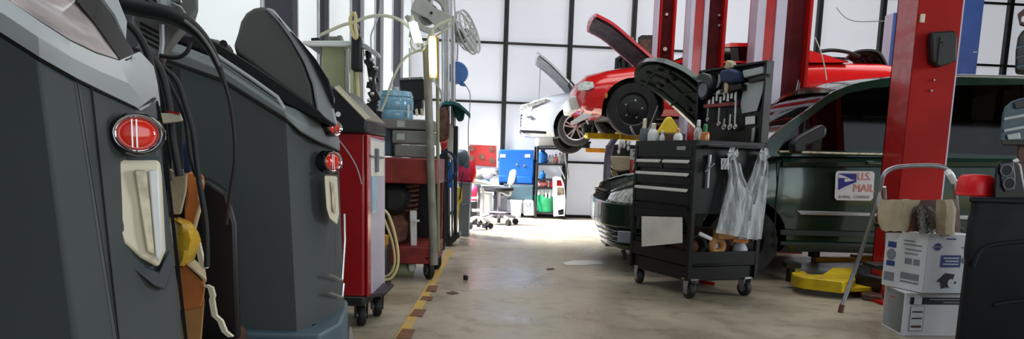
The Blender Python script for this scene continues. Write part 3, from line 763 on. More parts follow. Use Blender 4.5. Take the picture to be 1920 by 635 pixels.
# lift arms
def arm(name, label, a, b, w, h, m, parent, pad=True):
    a = Vector(a); b = Vector(b); d = (b - a); n = V(-d.y, d.x, 0).normalized() * w / 2
    L1 = a.lerp(b, .55)
    t = MB().prism([a - n, a + n, L1 + n * .9, L1 - n * .9], (0, 0, h)).build('swing_arm', m, parent, bevel=.008, label=label)
    MB().prism([L1 - n * .62, L1 + n * .62, b + n * .55, b - n * .55], (0, 0, h * .72)).build('inner_arm', m, t, bevel=.006)
    if pad: MB().cyl(b + V(0, 0, h * .7), b + V(0, 0, h * .7 + .07), .06).cyl(b + V(0, 0, h * .7 + .07), b + V(0, 0, h * .7 + .1), .075).build('pad', 'rubber', t)
    return t
p1 = PZ(1560, 536, .06); p2 = PZ(1500, 520, .06)
# near arm, lying low under the van
t = tD
ya = PZ(1596, 546, .03).y; 
o = MB().prism([PZ(x, y, .14) for x, y in [(1484, 510), (1507, 507), (1516, 514), (1542, 514), (1561, 501), (1600, 502), (1603, 512), (1604, 524), (1580, 528), (1508, 514 + 6), (1490, 516)]], (0, 0, -.09)).build('swing_arm', 'yellow', t, bevel=.006, label='bright yellow swing arm'); t = o
q = [PZ(x, y, .05) for x, y in [(1478, 516), (1486, 506), (1510, 520), (1600, 533), (1650, 536), (1650, 546), (1598, 547), (1508, 534), (1484, 524)]]
MB().prism(q, (0, 0, .035)).build('inner_arm', 'yellow', t, bevel=.005)
a = PZ(1482, 516, .1); MB().cyl(a - V(0, 0, .05), a + V(0, 0, .07), .035).box(a + V(0, 0, .09), (.12, .12, .04)).build('pad', 'black', t)
a = PZ(1564, 530, .1); MB().cyl(a + V(0, -.03, 0), a + V(0, -.0, 0), .012).build('pivot_bolt', 'brown', t)
a = PY(1600, 492, 8.2); b = PY(1518, 489, 8.1)
arm('lift_arm', 'ochre lift arm on the far side, seen beneath the green van', (PY(1690, 494, 8.35).x, 8.35, PY(1690, 494, 8.35).z), (b.x, 8.0, b.z), .16, .09, 'orange_arm', tC)
a = PY(1235, 266, 9.6); b = PY(1100, 264, 9.5)
arm('lift_arm', 'ochre lift arm carrying the red car, beneath its front wheel', (a.x, 9.9, 1.27), (b.x, 9.6, 1.27), .18, .1, 'yellow', tB)
a = PY(1250, 262, 11.6); b = PY(1098, 262, 11.6)
arm('lift_arm', 'pale yellow lift arm beside the silver wheel of the white car', (a.x + .2, 11.3, 1.12), (b.x, 11.5, 1.12), .16, .09, 'orange_arm', tA)
# lift foot cover by the near post
fc = MB(); fc.prism([PZ(x, y, .06) for x, y in [(1602, 520), (1650, 526), (1652, 548), (1604, 538)]], (0, 0, .12)); fc.build('foot_cover', 'black', tD, bevel=.02, label='black rubber adapter')
fc = MB(); fc.prism([PZ(x, y, .0) for x, y in [(1606, 549), (1656, 556), (1654, 568), (1616, 562)]], (0, 0, .05)); tag(fc.build('floor_bracket', 'brown', bevel=.01), 'rust brown anchor plate on the floor beside the ladder leg', 'bracket')

# ================================================================== ROLLING TOOL CHEST
K = V(PY(1306, 262, 5.4).x, 5.4, 0); U = V(.923, .385, 0); Vv = V(-.385, .923, 0); CW, CD = .638, .81
def tc(a, b, z): return K + U * a + Vv * b + V(0, 0, z)        # a: along the short side, b: along the drawer face
ZT = PY(1306, 262, 5.4).z
def tbox(mb, a0, a1, b0, b1, z0, z1): return mb.prism([tc(a0, b0, z0), tc(a1, b0, z0), tc(a1, b1, z0), tc(a0, b1, z0)], (0, 0, z1 - z0))
chest = thing('tool_cart', 'black rolling tool chest with its lid open and clear plastic bags hanging on the side', 'tool cart', tuple(K + U * .32 + Vv * .4))
zc = PY(1306, 402, 5.4).z
cb = MB(); tbox(cb, .02, CW, 0, CD, zc, ZT - .03); cb.build('cabinet', 'tool_black', chest, bevel=.006)
cb = MB(); tbox(cb, 0, .03, 0, CD, ZT - .045, ZT); tbox(cb, CW - .03, CW, 0, CD, ZT - .045, ZT); tbox(cb, 0, CW, 0, .03, ZT - .045, ZT); tbox(cb, 0, CW, CD - .03, CD, ZT - .045, ZT); tbox(cb, .01, CW - .01, .01, CD - .01, ZT - .045, ZT - .03); cb.build('top_tray', 'tool_black', chest, bevel=.006)
# drawers on the face a = 0 (towards the aisle)
def zrow(y): return PY(1306, y, 5.4).z
rows_ = [(268, 296, 1), (299, 318, 2), (324, 350, 1), (354, 388, 1), (391, 402, 1)]
def facex(px): # b coordinate on drawer face seen at column px
    p = PP(px, 330, K, U); return (p - K).dot(Vv)
for i, (y0, y1, n) in enumerate(rows_):
    z1, z0 = zrow(y0), zrow(y1)
    for j in range(n):
        b0 = .035 + j * (CD - .07) / n + .006; b1 = .035 + (j + 1) * (CD - .07) / n - .006
        d = MB(); tbox(d, -.0, .025, b0, b1, z0 + .003, z1 - .003); d = d.build('drawer', 'tool_black', chest, bevel=.004)
        if i in (1, 2, 3):
            h = MB(); h.prism([tc(-.004, b0 + .02, z1 - .004), tc(-.028, b0 + .02, z1 - .008), tc(-.028, b0 + .02, z1 - .026), tc(-.02, b0 + .02, z1 - .03), tc(.0, b0 + .02, z1 - .016)], Vv * (b1 - b0 - .04)); h.build('handle', 'white_plastic', d, bevel=.002)
        if i == 0:
            h = MB(); tbox(h, -.006, .002, .12, .23, z1 - .05, z1 - .022); h.build('badge', 'steel', d, bevel=.002)
        if i == 4:
            h = MB(); tbox(h, -.02, .002, b0, b1, z0 + .03, z0 + .045); h.build('handle', 'tool_black', d)
# frame legs, lower trays
zl0 = .14
for (a, b) in ((.015, .015), (CW - .015, .015), (.015, CD - .015), (CW - .015, CD - .015)):
    fr = MB(); tbox(fr, a - .018, a + .018, b - .018, b + .018, zl0, ZT - .02); fr.build('corner_post', 'tool_black', chest, bevel=.003)
zt1 = PY(1306, 468, 5.4).z; zt0 = PY(1306, 500, 5.4).z
tr = MB(); tbox(tr, 0, CW, 0, CD, zt0, zt0 + .02)
tbox(tr, 0, .012, 0, CD, zt0, zt1 - .02); tbox(tr, CW - .012, CW, 0, CD, zt0, zt1 - .02); tbox(tr, 0, CW, 0, .012, zt0, zt1 - .02); tbox(tr, 0, CW, CD - .012, CD, zt0, zt1 - .02)
tr.build('lower_tray', 'tool_black', chest, bevel=.004)
dr = MB(); tbox(dr, .02, CW - .02, .02, CD - .02, .13, zt0 - .005); dr.build('base_drawer', 'tool_black', chest, bevel=.006)
sp = MB(); tbox(sp, .0, .01, .02, CD - .02, .55, zc); sp.build('side_panel', 'tool_black', chest)
# open lid hinged on the rear edge, facing the aisle
zL = PY(1450, 115, 5.65).z
ld = MB(); tbox(ld, CW - .02, CW, 0, CD, ZT - .02, zL); ld = ld.build('lid', 'tool_black', chest, bevel=.004)
rim = MB(); tbox(rim, CW - .07, CW, -.004, .014, ZT, zL); tbox(rim, CW - .07, CW, CD - .014, CD + .004, ZT, zL); tbox(rim, CW - .07, CW, 0, CD, zL - .014, zL + .004); rim.build('lid_rim', 'tool_black', ld, bevel=.003)
# push bar on the short side
MB().tube([tc(.06, 0, ZT - .05), tc(.06, -.05, ZT - .04), tc(CW - .06, -.05, ZT - .04), tc(CW - .06, 0, ZT - .05)], .014, 10).build('push_handle', 'tool_black', chest)
# casters
def caster(p, r, parent, m='rubber', yaw=0, plate='steel', fork='steel'):
    p = Vector(p); ax = V(math.cos(yaw), math.sin(yaw), 0); f = V(-ax.y, ax.x, 0)
    c = p + V(0, 0, r)
    w = MB(); w.lathe([(r * .55, -.022), (r * .9, -.022), (r, -.014), (r, .014), (r * .9, .022), (r * .55, .022)], c, ax, 26); wo = w.build('caster', m, parent)
    MB().lathe([(r * .5, -.026), (r * .5, .026)], c, ax, 18).lathe([(r * .16, -.036), (r * .16, .036)], c, ax, 12).build('hub', 'steel', wo)
    fk = MB()
    for s in (-1, 1):
        e = c + ax * .032 * s
        fk.prism([e - f * .02 - V(0, 0, .02), e + f * .02 - V(0, 0, .02), e + f * .035 + V(0, 0, r + .02), e - f * .035 + V(0, 0, r + .02)], ax * .004 * s)
    fk.box(c + V(0, 0, r + .025), (.09, .09, .012), rz=yaw); fk.build('fork', fork, wo)
    return wo
for (a, b, yw) in ((.06, .05, .3), (CW - .07, .05, .5), (.06, CD - .07, .2), (CW - .07, CD - .07, .1)):
    caster(tc(a, b, 0), .06, chest, yaw=yw)
# ---- things on and in the chest
def rest(name, m, mb, label, c, group=None, bevel=0, parent=None):
    o = mb.build(name, m, parent, bevel=bevel); tag(o, label, c, group); return o
Zt = ZT
def bottle(name, label, px, ybot, ytop, wpx, Y, m, mcap, catg='bottle', group=None, capf=.22, shoulder=.3, lab=None):
    b = PY(px, ybot, Y); t = PY(px, ytop, Y); h = t.z - b.z; r = wpx / 2 / F_ * Y
    th = thing(name, label, catg, tuple(b), group)
    MB().lathe([(r * .9, 0), (r, h * .03), (r, h * (1 - capf - shoulder)), (r * .45, h * (1 - capf)), (r * .4, h * (1 - capf))], b, n=18).build('body', m, th)
    MB().lathe([(r * .5, h * (1 - capf)), (r * .5, h * .97), (r * .3, h)], b, n=14).build('cap', mcap, th)
    if lab: MB().lathe([(r * 1.02, h * .12), (r * 1.02, h * .4)], b, n=18).build('label_band', lab, th)
    return th
def onchest(px, depth): # y on the chest top for a column, at Y depth
    z = ZT - .03; q = PY(px, 300, depth); return z
def bottle_on(name, label, px, Y, hgt, r, m, mcap, **kw):
    b = V(PY(px, 265, Y).x, Y, ZT - .028); th = thing(name, label, 'bottle', tuple(b), kw.get('group'))
    cf = kw.get('capf', .25)
    MB().lathe([(r * .9, 0), (r, hgt * .04), (r, hgt * .5), (r * .8, hgt * .62), (r * .35, hgt * (1 - cf)), (r * .3, hgt * (1 - cf))], b, n=18).build('body', m, th)
    MB().lathe([(r * .45, hgt * (1 - cf)), (r * .45, hgt * .96), (r * .25, hgt)], b, n=12).build('cap', mcap, th)
    return th
bottle_on('squeeze_bottle', 'white bottle with a crinkled cream top at the corner of the tool chest', 1224, 6.05, .17, .045, 'white_plastic', 'cream')
bottle_on('spray_can', 'cream capped can just behind the white bottle on the tool chest', 1207, 6.15, .21, .035, 'grey_plastic', 'cream', capf=.4)
bottle_on('small_bottle', 'slim white bottle in the middle of the tool chest top', 1241, 5.95, .11, .022, 'white_plastic', 'white_plastic')
bottle_on('jar', 'small white jar with an orange lid on the tool chest front edge', 1271, 5.75, .12, .035, 'white_plastic', 'amber')
bottle_on('glue_bottle', 'green capped bottle with an orange bottom at the foot of the open lid', 1321, 5.58, .15, .036, 'amber', 'green_cap', capf=.55)
bottle_on('clear_bottle', 'pale clear bottle leaning next to the green capped bottle', 1308, 5.75, .19, .032, 'lamp_glass', 'white_plastic')
f = MB(); b = V(PY(1250, 240, 6.2).x, 6.2, ZT - .03); 
f.loft([[b + V(-.09, -.05, .1), b + V(.1, -.05, .1), b + V(.1, .08, .1), b + V(-.09, .08, .1)], [b + V(-.07, -.04, .13), b + V(.09, -.04, .15), b + V(.08, .06, .15), b + V(-.06, .06, .13)], [b + V(-.01, -.02, .23), b + V(.03, -.02, .235), b + V(.03, .03, .235), b + V(-.01, .03, .23)]])
rest('funnel', 'yellow', f, 'yellow pointed funnel upside down on a dark tin on the tool chest', 'funnel', bevel=.012)
f = MB(); f.box((b.x + .01, 6.2, ZT + .02), (.26, .16, .1)); rest('parts_tin', 'brown', f, 'dark brown tin under the yellow funnel on the tool chest', 'tin', bevel=.008)
# tools pinned to the lid (plane a = CW-.03, facing -U)
LN = -U
def onlid(px, py, off=.0): return PP(px, py, tc(CW - .03 - off, 0, 0), U)
def lidchip(name, m, pts, label, c, d=.02, off=.0, group=None, bevel=.003):
    mb = MB().prism([onlid(x, y, off) for x, y in pts], -U * d); return rest(name, m, mb, label, c, group, bevel)
lidchip('catalogue_sheet', 'cover_grey', [(1397, 155), (1434, 151), (1430, 175), (1420, 208), (1392, 213), (1389, 195)], 'large pale grey sheet fixed inside the open tool chest lid', 'sheet', .006)
lidchip('sticker', 'white_plastic', [(1398, 219), (1416, 217), (1416, 232), (1398, 234)], 'small white card low on the open tool chest lid', 'sticker', .004)
t = thing('torque_wrench_case', 'long pale case strapped at the upper corner of the open lid', 'case', tuple(onlid(1417, 140)))
MB().prism([onlid(x, y) for x, y in [(1399, 133), (1437, 125), (1438, 138), (1402, 147)]], -U * .04).build('case', 'cover_grey', t, bevel=.008)
MB().prism([onlid(x, y) for x, y in [(1408, 148), (1446, 138), (1443, 148), (1410, 156)]], -U * .03).build('strap', 'black', t, bevel=.004)
lidchip('marker', 'steel', [(1412, 240), (1418, 238), (1415, 266), (1410, 266)], 'thin white rod standing against the bottom of the lid', 'rod', .012)
# heavy drill hanging top middle, grinder at the left
t = thing('air_drill', 'blue black air drill with pale knob hanging high on the lid', 'power tool', tuple(onlid(1383, 150)))
MB().prism([onlid(x, y) for x, y in [(1367, 133), (1385, 130), (1397, 136), (1397, 152), (1388, 158), (1370, 156), (1364, 146)]], -U * .09).build('motor_housing', 'cloth_blue', t, bevel=.02, seg=3)
MB().prism([onlid(x, y) for x, y in [(1368, 157), (1390, 158), (1402, 158), (1402, 170), (1374, 175), (1366, 172)]], -U * .07).build('grip', 'tool_black', t, bevel=.01)
MB().prism([onlid(x, y) for x, y in [(1366, 128), (1372, 113), (1380, 116), (1384, 127), (1372, 131)]], -U * .05).build('knob', 'kraft', t, bevel=.01)
MB().prism([onlid(x, y, .05) for x, y in [(1363, 158), (1367, 150), (1370, 162), (1367, 176), (1363, 172)]], -U * .03).build('trigger', 'kraft', t, bevel=.006)
t = thing('angle_grinder', 'black angle grinder with a round disc hanging at the aisle end of the lid', 'power tool', tuple(onlid(1330, 165)))
c = onlid(1328, 170, .03)
MB().lathe([(.01, .05), (.075, .05), (.078, .03), (.078, 0), (.05, -.02), (.02, -.02)], c, LN, 26).build('disc_guard', 'tool_black', t)
MB().lathe([(.03, .055), (.055, .06), (.055, .05)], c, LN, 20).build('disc', 'grey_plastic', t)
MB().prism([onlid(x, y) for x, y in [(1319, 145), (1330, 137), (1344, 141), (1350, 154), (1345, 170), (1332, 156), (1320, 154)]], -U * .08).build('body', 'green_van_cladding', t, bevel=.015)
MB().cyl(onlid(1320, 148, .04), onlid(1310, 148, .06), .01).build('side_handle', 'brown', t)
lidchip('pry_tool', 'cover_grey', [(1350, 140), (1355, 138), (1354, 152), (1348, 165), (1344, 166), (1350, 152)], 'pale curved pry tool hanging between grinder and drill', 'hand tool', .02)
# magnetic tool bar with wrenches and sockets
t = thing('tool_rail', 'brown red magnetic rail holding hand tools across the open lid', 'tool rail', tuple(onlid(1355, 197)))
MB().prism([onlid(x, y) for x, y in [(1325, 196), (1386, 191), (1386, 198), (1325, 203)]], -U * .035).build('rail', 'red_cart', t, bevel=.004)
sockets = [(1330, 190), (1337, 191), (1344, 184), (1351, 188), (1358, 183), (1365, 185), (1372, 180), (1379, 183)]
for i, (x, y) in enumerate(sockets):
    a = onlid(x, y + 5, .02); o = MB().cyl(a, a + V(0, 0, .05 + .012 * (i % 3)), .013, 10).build('socket', 'alu'); tag(o, 'one of the bright sockets standing along the rail on the open lid', 'socket', 'sockets on the lid rail')
wl = ['wrench hanging at the aisle end of the rail on the lid', 'open ended wrench hanging second along the rail', 'ring wrench hanging in the middle of the rail', 'short ring wrench beside the long pale one on the rail', 'long pale wrench hanging at the post end of the rail']
for i, (x, y0, y1, r_) in enumerate([(1329, 203, 224, .012), (1350, 202, 232, .015), (1360, 222, 238, .02), (1371, 214, 238, .02), (1381, 176, 238, .016)]):
    t = thing('wrench', wl[i], 'wrench', tuple(onlid(x, y0)), 'wrenches on the lid rail')
    a = onlid(x, y0, .03); b = onlid(x - 2, y1, .03)
    MB().prism([a - Vv * .008, a + Vv * .008, b + Vv * .008, b - Vv * .008], LN * .008).build('shank', 'alu' if i > 1 else 'steel', t)
    n = 14; rg = [b + (Vv * math.cos(2 * PI * k / n) + V(0, 0, 1) * math.sin(2 * PI * k / n)) * r_ for k in range(n)]
    MB().tube(rg, .008, 6, closed=True).build('ring_end', 'alu', t)
for i, (x, y) in enumerate([(1335, 178), (1352, 176), (1345, 172)]):
    a = onlid(x, y, .02); b = onlid(x + 16, y - 5, .02)
    t = thing('ratchet', ['ratchet lying above the sockets, nearest the grinder', 'ratchet lying above the sockets, below the drill grip', 'short ratchet tucked behind the other two on the lid'][i], 'ratchet', tuple(a), 'ratchets on the lid')
    MB().cyl(a, b, .009, 8).build('handle', 'alu', t); MB().lathe([(.02, 0), (.022, .01), (.018, .02)], b, LN, 14).build('head', 'alu', t)
# screwdriver on the short side
t = thing('screwdriver', 'long screwdriver with a pale shaft hanging on the chest side', 'screwdriver', tuple(tc(.13, -.02, .95)))
f_ = lambda x, y, o=.02: PP(x, y, tc(0, -o, 0), Vv)
MB().cyl(f_(1330, 304), f_(1327, 352), .008).build('shaft', 'lavender_steel', t); MB().cyl(f_(1331, 290), f_(1330, 306), .014).build('handle', 'steel', t)
MB().cyl(f_(1322, 322, .03), f_(1340, 306, .03), .005).build('clip', 'steel', t)
# clear bags
def bag(px, name, label, pts_l, pts_r, seed):
    random.seed(seed); rows = []
    n = len(pts_l)
    for i in range(n):
        l = pts_l[i]; r = pts_r[i]; row = []; wd = 11
        for j in range(wd):
            s = j / (wd - 1); x = l[0] + (r[0] - l[0]) * s; y = l[1] + (r[1] - l[1]) * s
            bul = .05 + .05 * math.sin(PI * s) * (i / n) + random.uniform(-.014, .014) + .018 * math.sin(s * 17 + i * .8 + seed)
            row.append(f_(x, y, bul))
        rows.append(row)
    th = thing(name, label, 'plastic bag', tuple(rows[0][5]), 'clear bags on the tool chest')
    MB().sheet(rows, (0, .004, 0)).build('bag_body', 'film', th, angle=80)
    return th, rows
b1, r1 = bag(0, 'plastic_bag', 'crumpled clear bag tied at the middle of the chest side', [(1368, 291), (1362, 306), (1366, 330), (1362, 356), (1354, 386), (1348, 412), (1342, 436)], [(1378, 289), (1388, 306), (1394, 330), (1404, 350), (1420, 372), (1424, 408), (1420, 450)], 3)
b2, r2 = bag(0, 'plastic_bag', 'clear bag tied at the post end of the chest side', [(1424, 287), (1416, 306), (1408, 330), (1398, 352), (1386, 384), (1384, 414), (1382, 448)], [(1434, 288), (1441, 306), (1440, 330), (1438, 354), (1436, 382), (1432, 414), (1428, 448)], 8)
for th, c, s in ((b1, (1374, 288), 1), (b2, (1432, 289), 2)):
    random.seed(s); mb = MB(); p = f_(c[0], c[1], .07)
    mb.ball(p, (.022, .02, .03), 10, 7, .05)
    for a in range(6):
        an = a * 1.05 + s; q = p + U * math.cos(an) * random.uniform(.03, .07) + V(0, 0, math.sin(an) * .05); r_ = p + U * math.cos(an + .9) * random.uniform(.03, .07) + V(0, 0, math.sin(an + .9) * .05)
        mb.sheet([[p, p + V(0, -.02, .01)], [q, r_ + V(0, random.uniform(-.03, .01), 0)]], (0, -.003, 0))
    mb.build('knot', 'film' , th, angle=30)
mb = MB(); mb.sheet([[f_(1352 + j * 3, 296 + i * 7 + (j % 2), .1 + .015 * ((i + j) % 2)) for j in range(6)] for i in range(4)], (0, .004, 0)); mb.build('tied_end', 'film', b1)
# paper sheet on the drawer side, low
g_ = lambda x, y, o=.03: PP(x, y, tc(-o, 0, 0), U)
mb = MB(); mb.sheet([[g_(1203 + (1279 - 1203) * s / 6, y0 + (y1 - y0) * s / 6, .02 + .012 * math.sin(s * 1.3 + y0)) for s in range(7)] for (y0, y1) in [(405, 407), (420, 421), (436, 440), (462, 455)]], U * .003)
rest('shop_towel', 'white_paper', mb, 'white shop towel hanging below the drawers of the tool chest', 'towel')
# contents of the lower tray
random.seed(5)
def lump(name, m, a, b, z, r, label, c, group=None): 
    mb = MB().ball(tc(a, b, z), r, 14, 9, .06); return rest(name, m, mb, label, c, group)
zt = zt0 + .02
lump('rag', 'red_cart', .12, .55, zt + .08, (.13, .12, .07), 'dull red rag bunched in the lower tray behind the paper towel', 'rag', 'rags in the chest tray')
lump('rag', 'rust', .2, .28, zt + .1, (.15, .13, .09), 'brown oily rag in the lower tray nearest the corner post', 'rag', 'rags in the chest tray')
lump('rag', 'cloth_blue', .1, .32, zt + .05, (.08, .07, .045), 'small blue rag at the edge of the lower tray', 'rag', 'rags in the chest tray')
t = thing('hose_coil', 'black coiled hose lying in the lower tray of the tool chest', 'hose', tuple(tc(.13, .1, zt)))
c = tc(.12, .08, zt + .11); MB().tube([c + (U * math.cos(a * .4) + V(0, 0, 1) * math.sin(a * .4)) * .085 + Vv * .012 * (a / 8) for a in range(40)], .016, 8).build('coil', 'rubber', t)
t = thing('brake_caliper', 'brown metal brake part with a round hole in the lower tray', 'car part', tuple(tc(.3, .08, zt)))
mb = MB(); c = tc(.30, .07, zt + .12); n = 20; mb.tube([c + (U * math.cos(2 * PI * k / n) + V(0, 0, 1) * math.sin(2 * PI * k / n)) * .05 for k in range(n)], .028, 8, closed=True); mb.box(c + V(.05, 0, .09), (.16, .08, .07), rz=.4); mb.build('housing', 'cardboard', t, bevel=.01)
MB().lathe([(.02, -.04), (.02, .0)], c, -Vv, 12).build('piston', 'steel', t)
mb = MB(); mb.cyl(tc(.1, .03, zt + .22), tc(.19, -.0, zt + .18), .015, 10); rest('white_tube', 'white_plastic', mb, 'short white tube sticking out over the lower tray', 'tube')
mb = MB(); mb.cyl(tc(.40, .02, zt + .17), tc(.52, -.0, zt + .16), .018, 10); rest('copper_tube', 'amber', mb, 'short orange tube at the post end of the lower tray', 'tube')
lump('filter', 'cover_grey', .52, .08, zt + .08, (.06, .06, .07), 'pale grey round filter at the post end of the lower tray', 'filter')
t = MB().box(tc(.45, .3, zt + .12), (.3, .3, .22), rz=.4); rest('parts_box', 'brown', t, 'dark brown box deep inside the lower tray', 'box', bevel=.006)

# ================================================================== A/C SERVICE MACHINES (left)
def q3(l): return [PY(x, y, Y) for x, y, Y in l]
def down(p, z): return V(p.x, p.y, z)
def machine_lens(parent, c, ax, rx, rz, d, sub=True, k='red_lens'):
    ax = Vector(ax).normalized(); a = V(0, 0, 1).cross(ax).normalized(); b = ax.cross(a)
    def ell(s, h): return [c + ax * h + a * math.cos(2 * PI * i / 28) * rx * s + b * math.sin(2 * PI * i / 28) * rz * s for i in range(28)]
    bz = MB().loft([ell(1.12, -d), ell(1.12, d * .1), ell(1.0, d * .35), ell(.9, d * .2), ell(.84, .0)]).build('lamp_bezel', 'black_gloss', parent, angle=70)
    rg = MB().loft([ell(.98, d * .30), ell(.97, d * .5), ell(.84, d * .45), ell(.80, d * .1)], caps=False).build('chrome_ring', 'chrome', bz, angle=70)
    MB().loft([ell(.84, 0), ell(.76, d * .32), ell(.5, d * .5), ell(.15, d * .56)]).build('lens', k, bz, angle=80)
    bar = MB(); w = rx * .06
    for s in (-.26, -.08): bar.prism([c + a * (s * rx) + b * (-.72 * rz) + ax * d * .25, c + a * (s * rx + w) + b * (-.72 * rz) + ax * d * .25, c + a * (s * rx + w) + b * (.72 * rz) + ax * d * .25, c + a * (s * rx) + b * (.72 * rz) + ax * d * .25], ax * d * .36)
    bar.build('lens_divider', 'alu', bz)
    return bz
MB.taper = True
# ---- nearest machine
m1 = thing('service_machine', 'slate grey air conditioning service machine nearest the camera, cut off by the frame edge', 'workshop machine', (-.9, 1.4, 0), 'air conditioning service machines')
top = q3([(-560, -190, 1.2), (0, 64, 1.2), (74, 111, 1.2), (143, 150, 1.24), (171, 164, 1.27), (256, 204, 1.38), (291, 186, 1.46)])
bot = q3([(-560, 635, 1.2), (60, 635, 1.2), (141, 635, 1.2), (219, 635, 1.24), (222, 635, 1.26), (300, 635, 1.37), (342, 635, 1.46)])
def rings(top, bot, back, zlo=.12):
    def bk(p): return V(p.x / p.y * 1.03 * back, back, 0)
    tp = top + [down(top[-1] + bk(top[-1]), top[-1].z), top[0] + V(0, back, 0)]
    bt = bot + [down(bot[-1] + bk(bot[-1]), bot[-1].z), bot[0] + V(0, back, 0)]
    return [tp, bt, [down(p, zlo) for p in bt]]
MB().loft(rings(top, bot, .28)).build('body', 'slate', m1, bevel=.006, angle=25)
# seams
mb = MB(); off = V(.002, -.002, 0)
mb.tube([top[4] + off, bot[4] + off], .0016, 6); mb.tube([p + V(.001, -.003, .001) for p in top], .0028, 6); mb.tube([top[3] + off, bot[3] + off], .0008, 6); mb.build('seam', 'dark_hole', m1)
# light grey top cover with the sloping brow
mb = MB()
cov_lo = q3([(-560, -192, 1.19), (0, 60, 1.19), (74, 107, 1.19), (143, 146, 1.23), (200, 174, 1.30), (256, 201, 1.37), (276, 196, 1.42), (287, 184, 1.455)])
cov_hi = q3([(-560, -300, 1.22), (20, 2, 1.22), (74, 40, 1.22), (130, 76, 1.25), (180, 100, 1.30), (223, 113, 1.34), (262, 96, 1.42), (274, 108, 1.455)])
mid = [a.lerp(b, .5) + V(.012, -.022, 0) for a, b in zip(cov_lo, cov_hi)]
mb.sheet([cov_lo, mid, cov_hi], (-.01, .05, -.01)); mb.build('top_cover', 'cover_grey', m1, bevel=.006, seg=3, angle=60)
mb = MB(); e = q3([(250, 96, 1.38), (272, 104, 1.45), (292, 150, 1.47), (289, 186, 1.47), (258, 202, 1.39), (240, 130, 1.36)]); mb.prism(e, (-.02, .10, 0)); mb.build('brow_tip', 'cover_grey', m1, bevel=.01, seg=3)
# sloping display window
sc = q3([(18, 0, 1.225), (74, 38, 1.225), (130, 73, 1.255), (180, 97, 1.30), (222, 111, 1.345), (200, 74, 1.40), (176, 40, 1.42), (140, 0, 1.42), (100, -60, 1.42), (-60, -60, 1.225)])
MB().prism(sc, (-.004, .016, -.004)).build('display', 'screen', m1, label='pale glossy display cover')
bd = q3([(138, -6, 1.40), (176, 40, 1.40), (200, 74, 1.38), (223, 112, 1.345), (238, 114, 1.36), (252, 106, 1.39), (248, 92, 1.42), (228, 62, 1.44), (205, 22, 1.45), (186, -6, 1.45)])
MB().prism(bd, (-.004, .02, -.006)).build('display_frame', 'black', m1, bevel=.003)
hd = q3([(186, -10, 1.46), (214, 28, 1.46), (233, 70, 1.46), (236, 76, 1.46), (238, 40, 1.48), (222, 0, 1.48), (214, -14, 1.48)])
MB().prism(hd, (0, .03, 0)).build('display_hood', 'cover_grey', m1, bevel=.004)
# front fittings
nrm = (top[5] - top[4]).cross(V(0, 0, 1)).normalized()
if nrm.y > 0: nrm = -nrm
nrm = V(.72, -.69, 0)
c = PY(258, 251, 1.325); machine_lens(m1, c, (.5, -.86, .05), .040, .034, .022)
mb = MB(); hdl = q3([(196, 296, 1.30), (240, 300, 1.33), (300, 300, 1.37), (304, 330, 1.37), (311, 470, 1.37), (297, 503, 1.36), (262, 484, 1.33), (232, 456, 1.30), (222, 420, 1.295)])
mb.prism(hdl, (-.035, .05, 0)); hd_ = mb.build('handle_plate', 'cream', m1, bevel=.008, seg=3)
mb = MB(); s_ = q3([(252, 318, 1.322), (276, 318, 1.34), (290, 478, 1.338), (276, 472, 1.326)]); mb.prism(s_, (-.004, .01, 0)); mb.build('sight_window', 'cream_dirty', hd_, bevel=.003)
mb = MB(); s_ = q3([(278, 318, 1.338), (298, 318, 1.35), (306, 470, 1.35), (296, 492, 1.345), (292, 478, 1.34)]); mb.prism(s_, (-.004, .01, 0)); mb.build('rim_face', 'white_plastic', hd_, bevel=.004)
mb = MB(); s_ = q3([(234, 470, 1.315), (262, 494, 1.34), (297, 512, 1.37), (318, 470, 1.40), (326, 500, 1.41), (310, 545, 1.38), (290, 536, 1.35), (238, 494, 1.31)]); mb.prism(s_, (-.01, .03, 0)); mb.build('drip_lip', 'slate_dark', m1, bevel=.004)
mb = MB(); s_ = q3([(199, 290, 1.31), (230, 300, 1.33), (285, 305, 1.37), (300, 296, 1.38), (294, 280, 1.38), (200, 268, 1.31)]); mb.prism(s_, (-.01, .03, 0)); mb.build('lamp_shelf', 'slate_dark', m1, bevel=.004)
mb = MB(); s_ = q3([(292, 190, 1.475), (300, 230, 1.475), (345, 635, 1.475), (352, 635, 1.475), (308, 240, 1.475), (296, 188, 1.475)]); mb.prism(s_ , (-.02, .02, 0)); mb.build('edge_bumper', 'black', m1)

# ---- second machine
m2 = thing('service_machine', 'slate grey service machine with a tall fin shaped display, second in the row', 'workshop machine', (-.9, 3.0, 0), 'air conditioning service machines')
top = q3([(250, 92, 2.75), (350, 128, 2.75), (418, 153, 2.75), (536, 226, 2.75), (562, 250, 2.84), (596, 268, 2.99), (634, 284, 3.22)])
bot = q3([(250, 610, 2.75), (352, 608, 2.75), (430, 608, 2.75), (556, 606, 2.75), (585, 608, 2.84), (614, 602, 2.99), (646, 596, 3.22)])
MB().loft(rings(top, bot, .45, bot[0].z - .0001)).build('body', 'slate', m2, bevel=.008, angle=25)
mb = MB(); mb.tube([p + V(.002, -.006, .002) for p in top], .006, 6); mb.build('seam', 'dark_hole', m2)
lo = q3([(250, 90, 2.74), (350, 125, 2.74), (418, 149, 2.74), (536, 222, 2.74), (562, 246, 2.79), (596, 264, 2.89), (634, 280, 3.14)])
hi = q3([(290, 70, 2.78), (340, 84, 2.78), (410, 112, 2.78), (531, 196, 2.78), (556, 205, 2.83), (592, 222, 2.92), (628, 236, 3.15)])
mid = [a.lerp(b, .5) + V(.01, -.025, 0) for a, b in zip(lo, hi)]
MB().sheet([lo, mid, hi], (-.01, .08, -.01)).build('top_cover', 'cover_green_grey', m2, bevel=.006, angle=60)
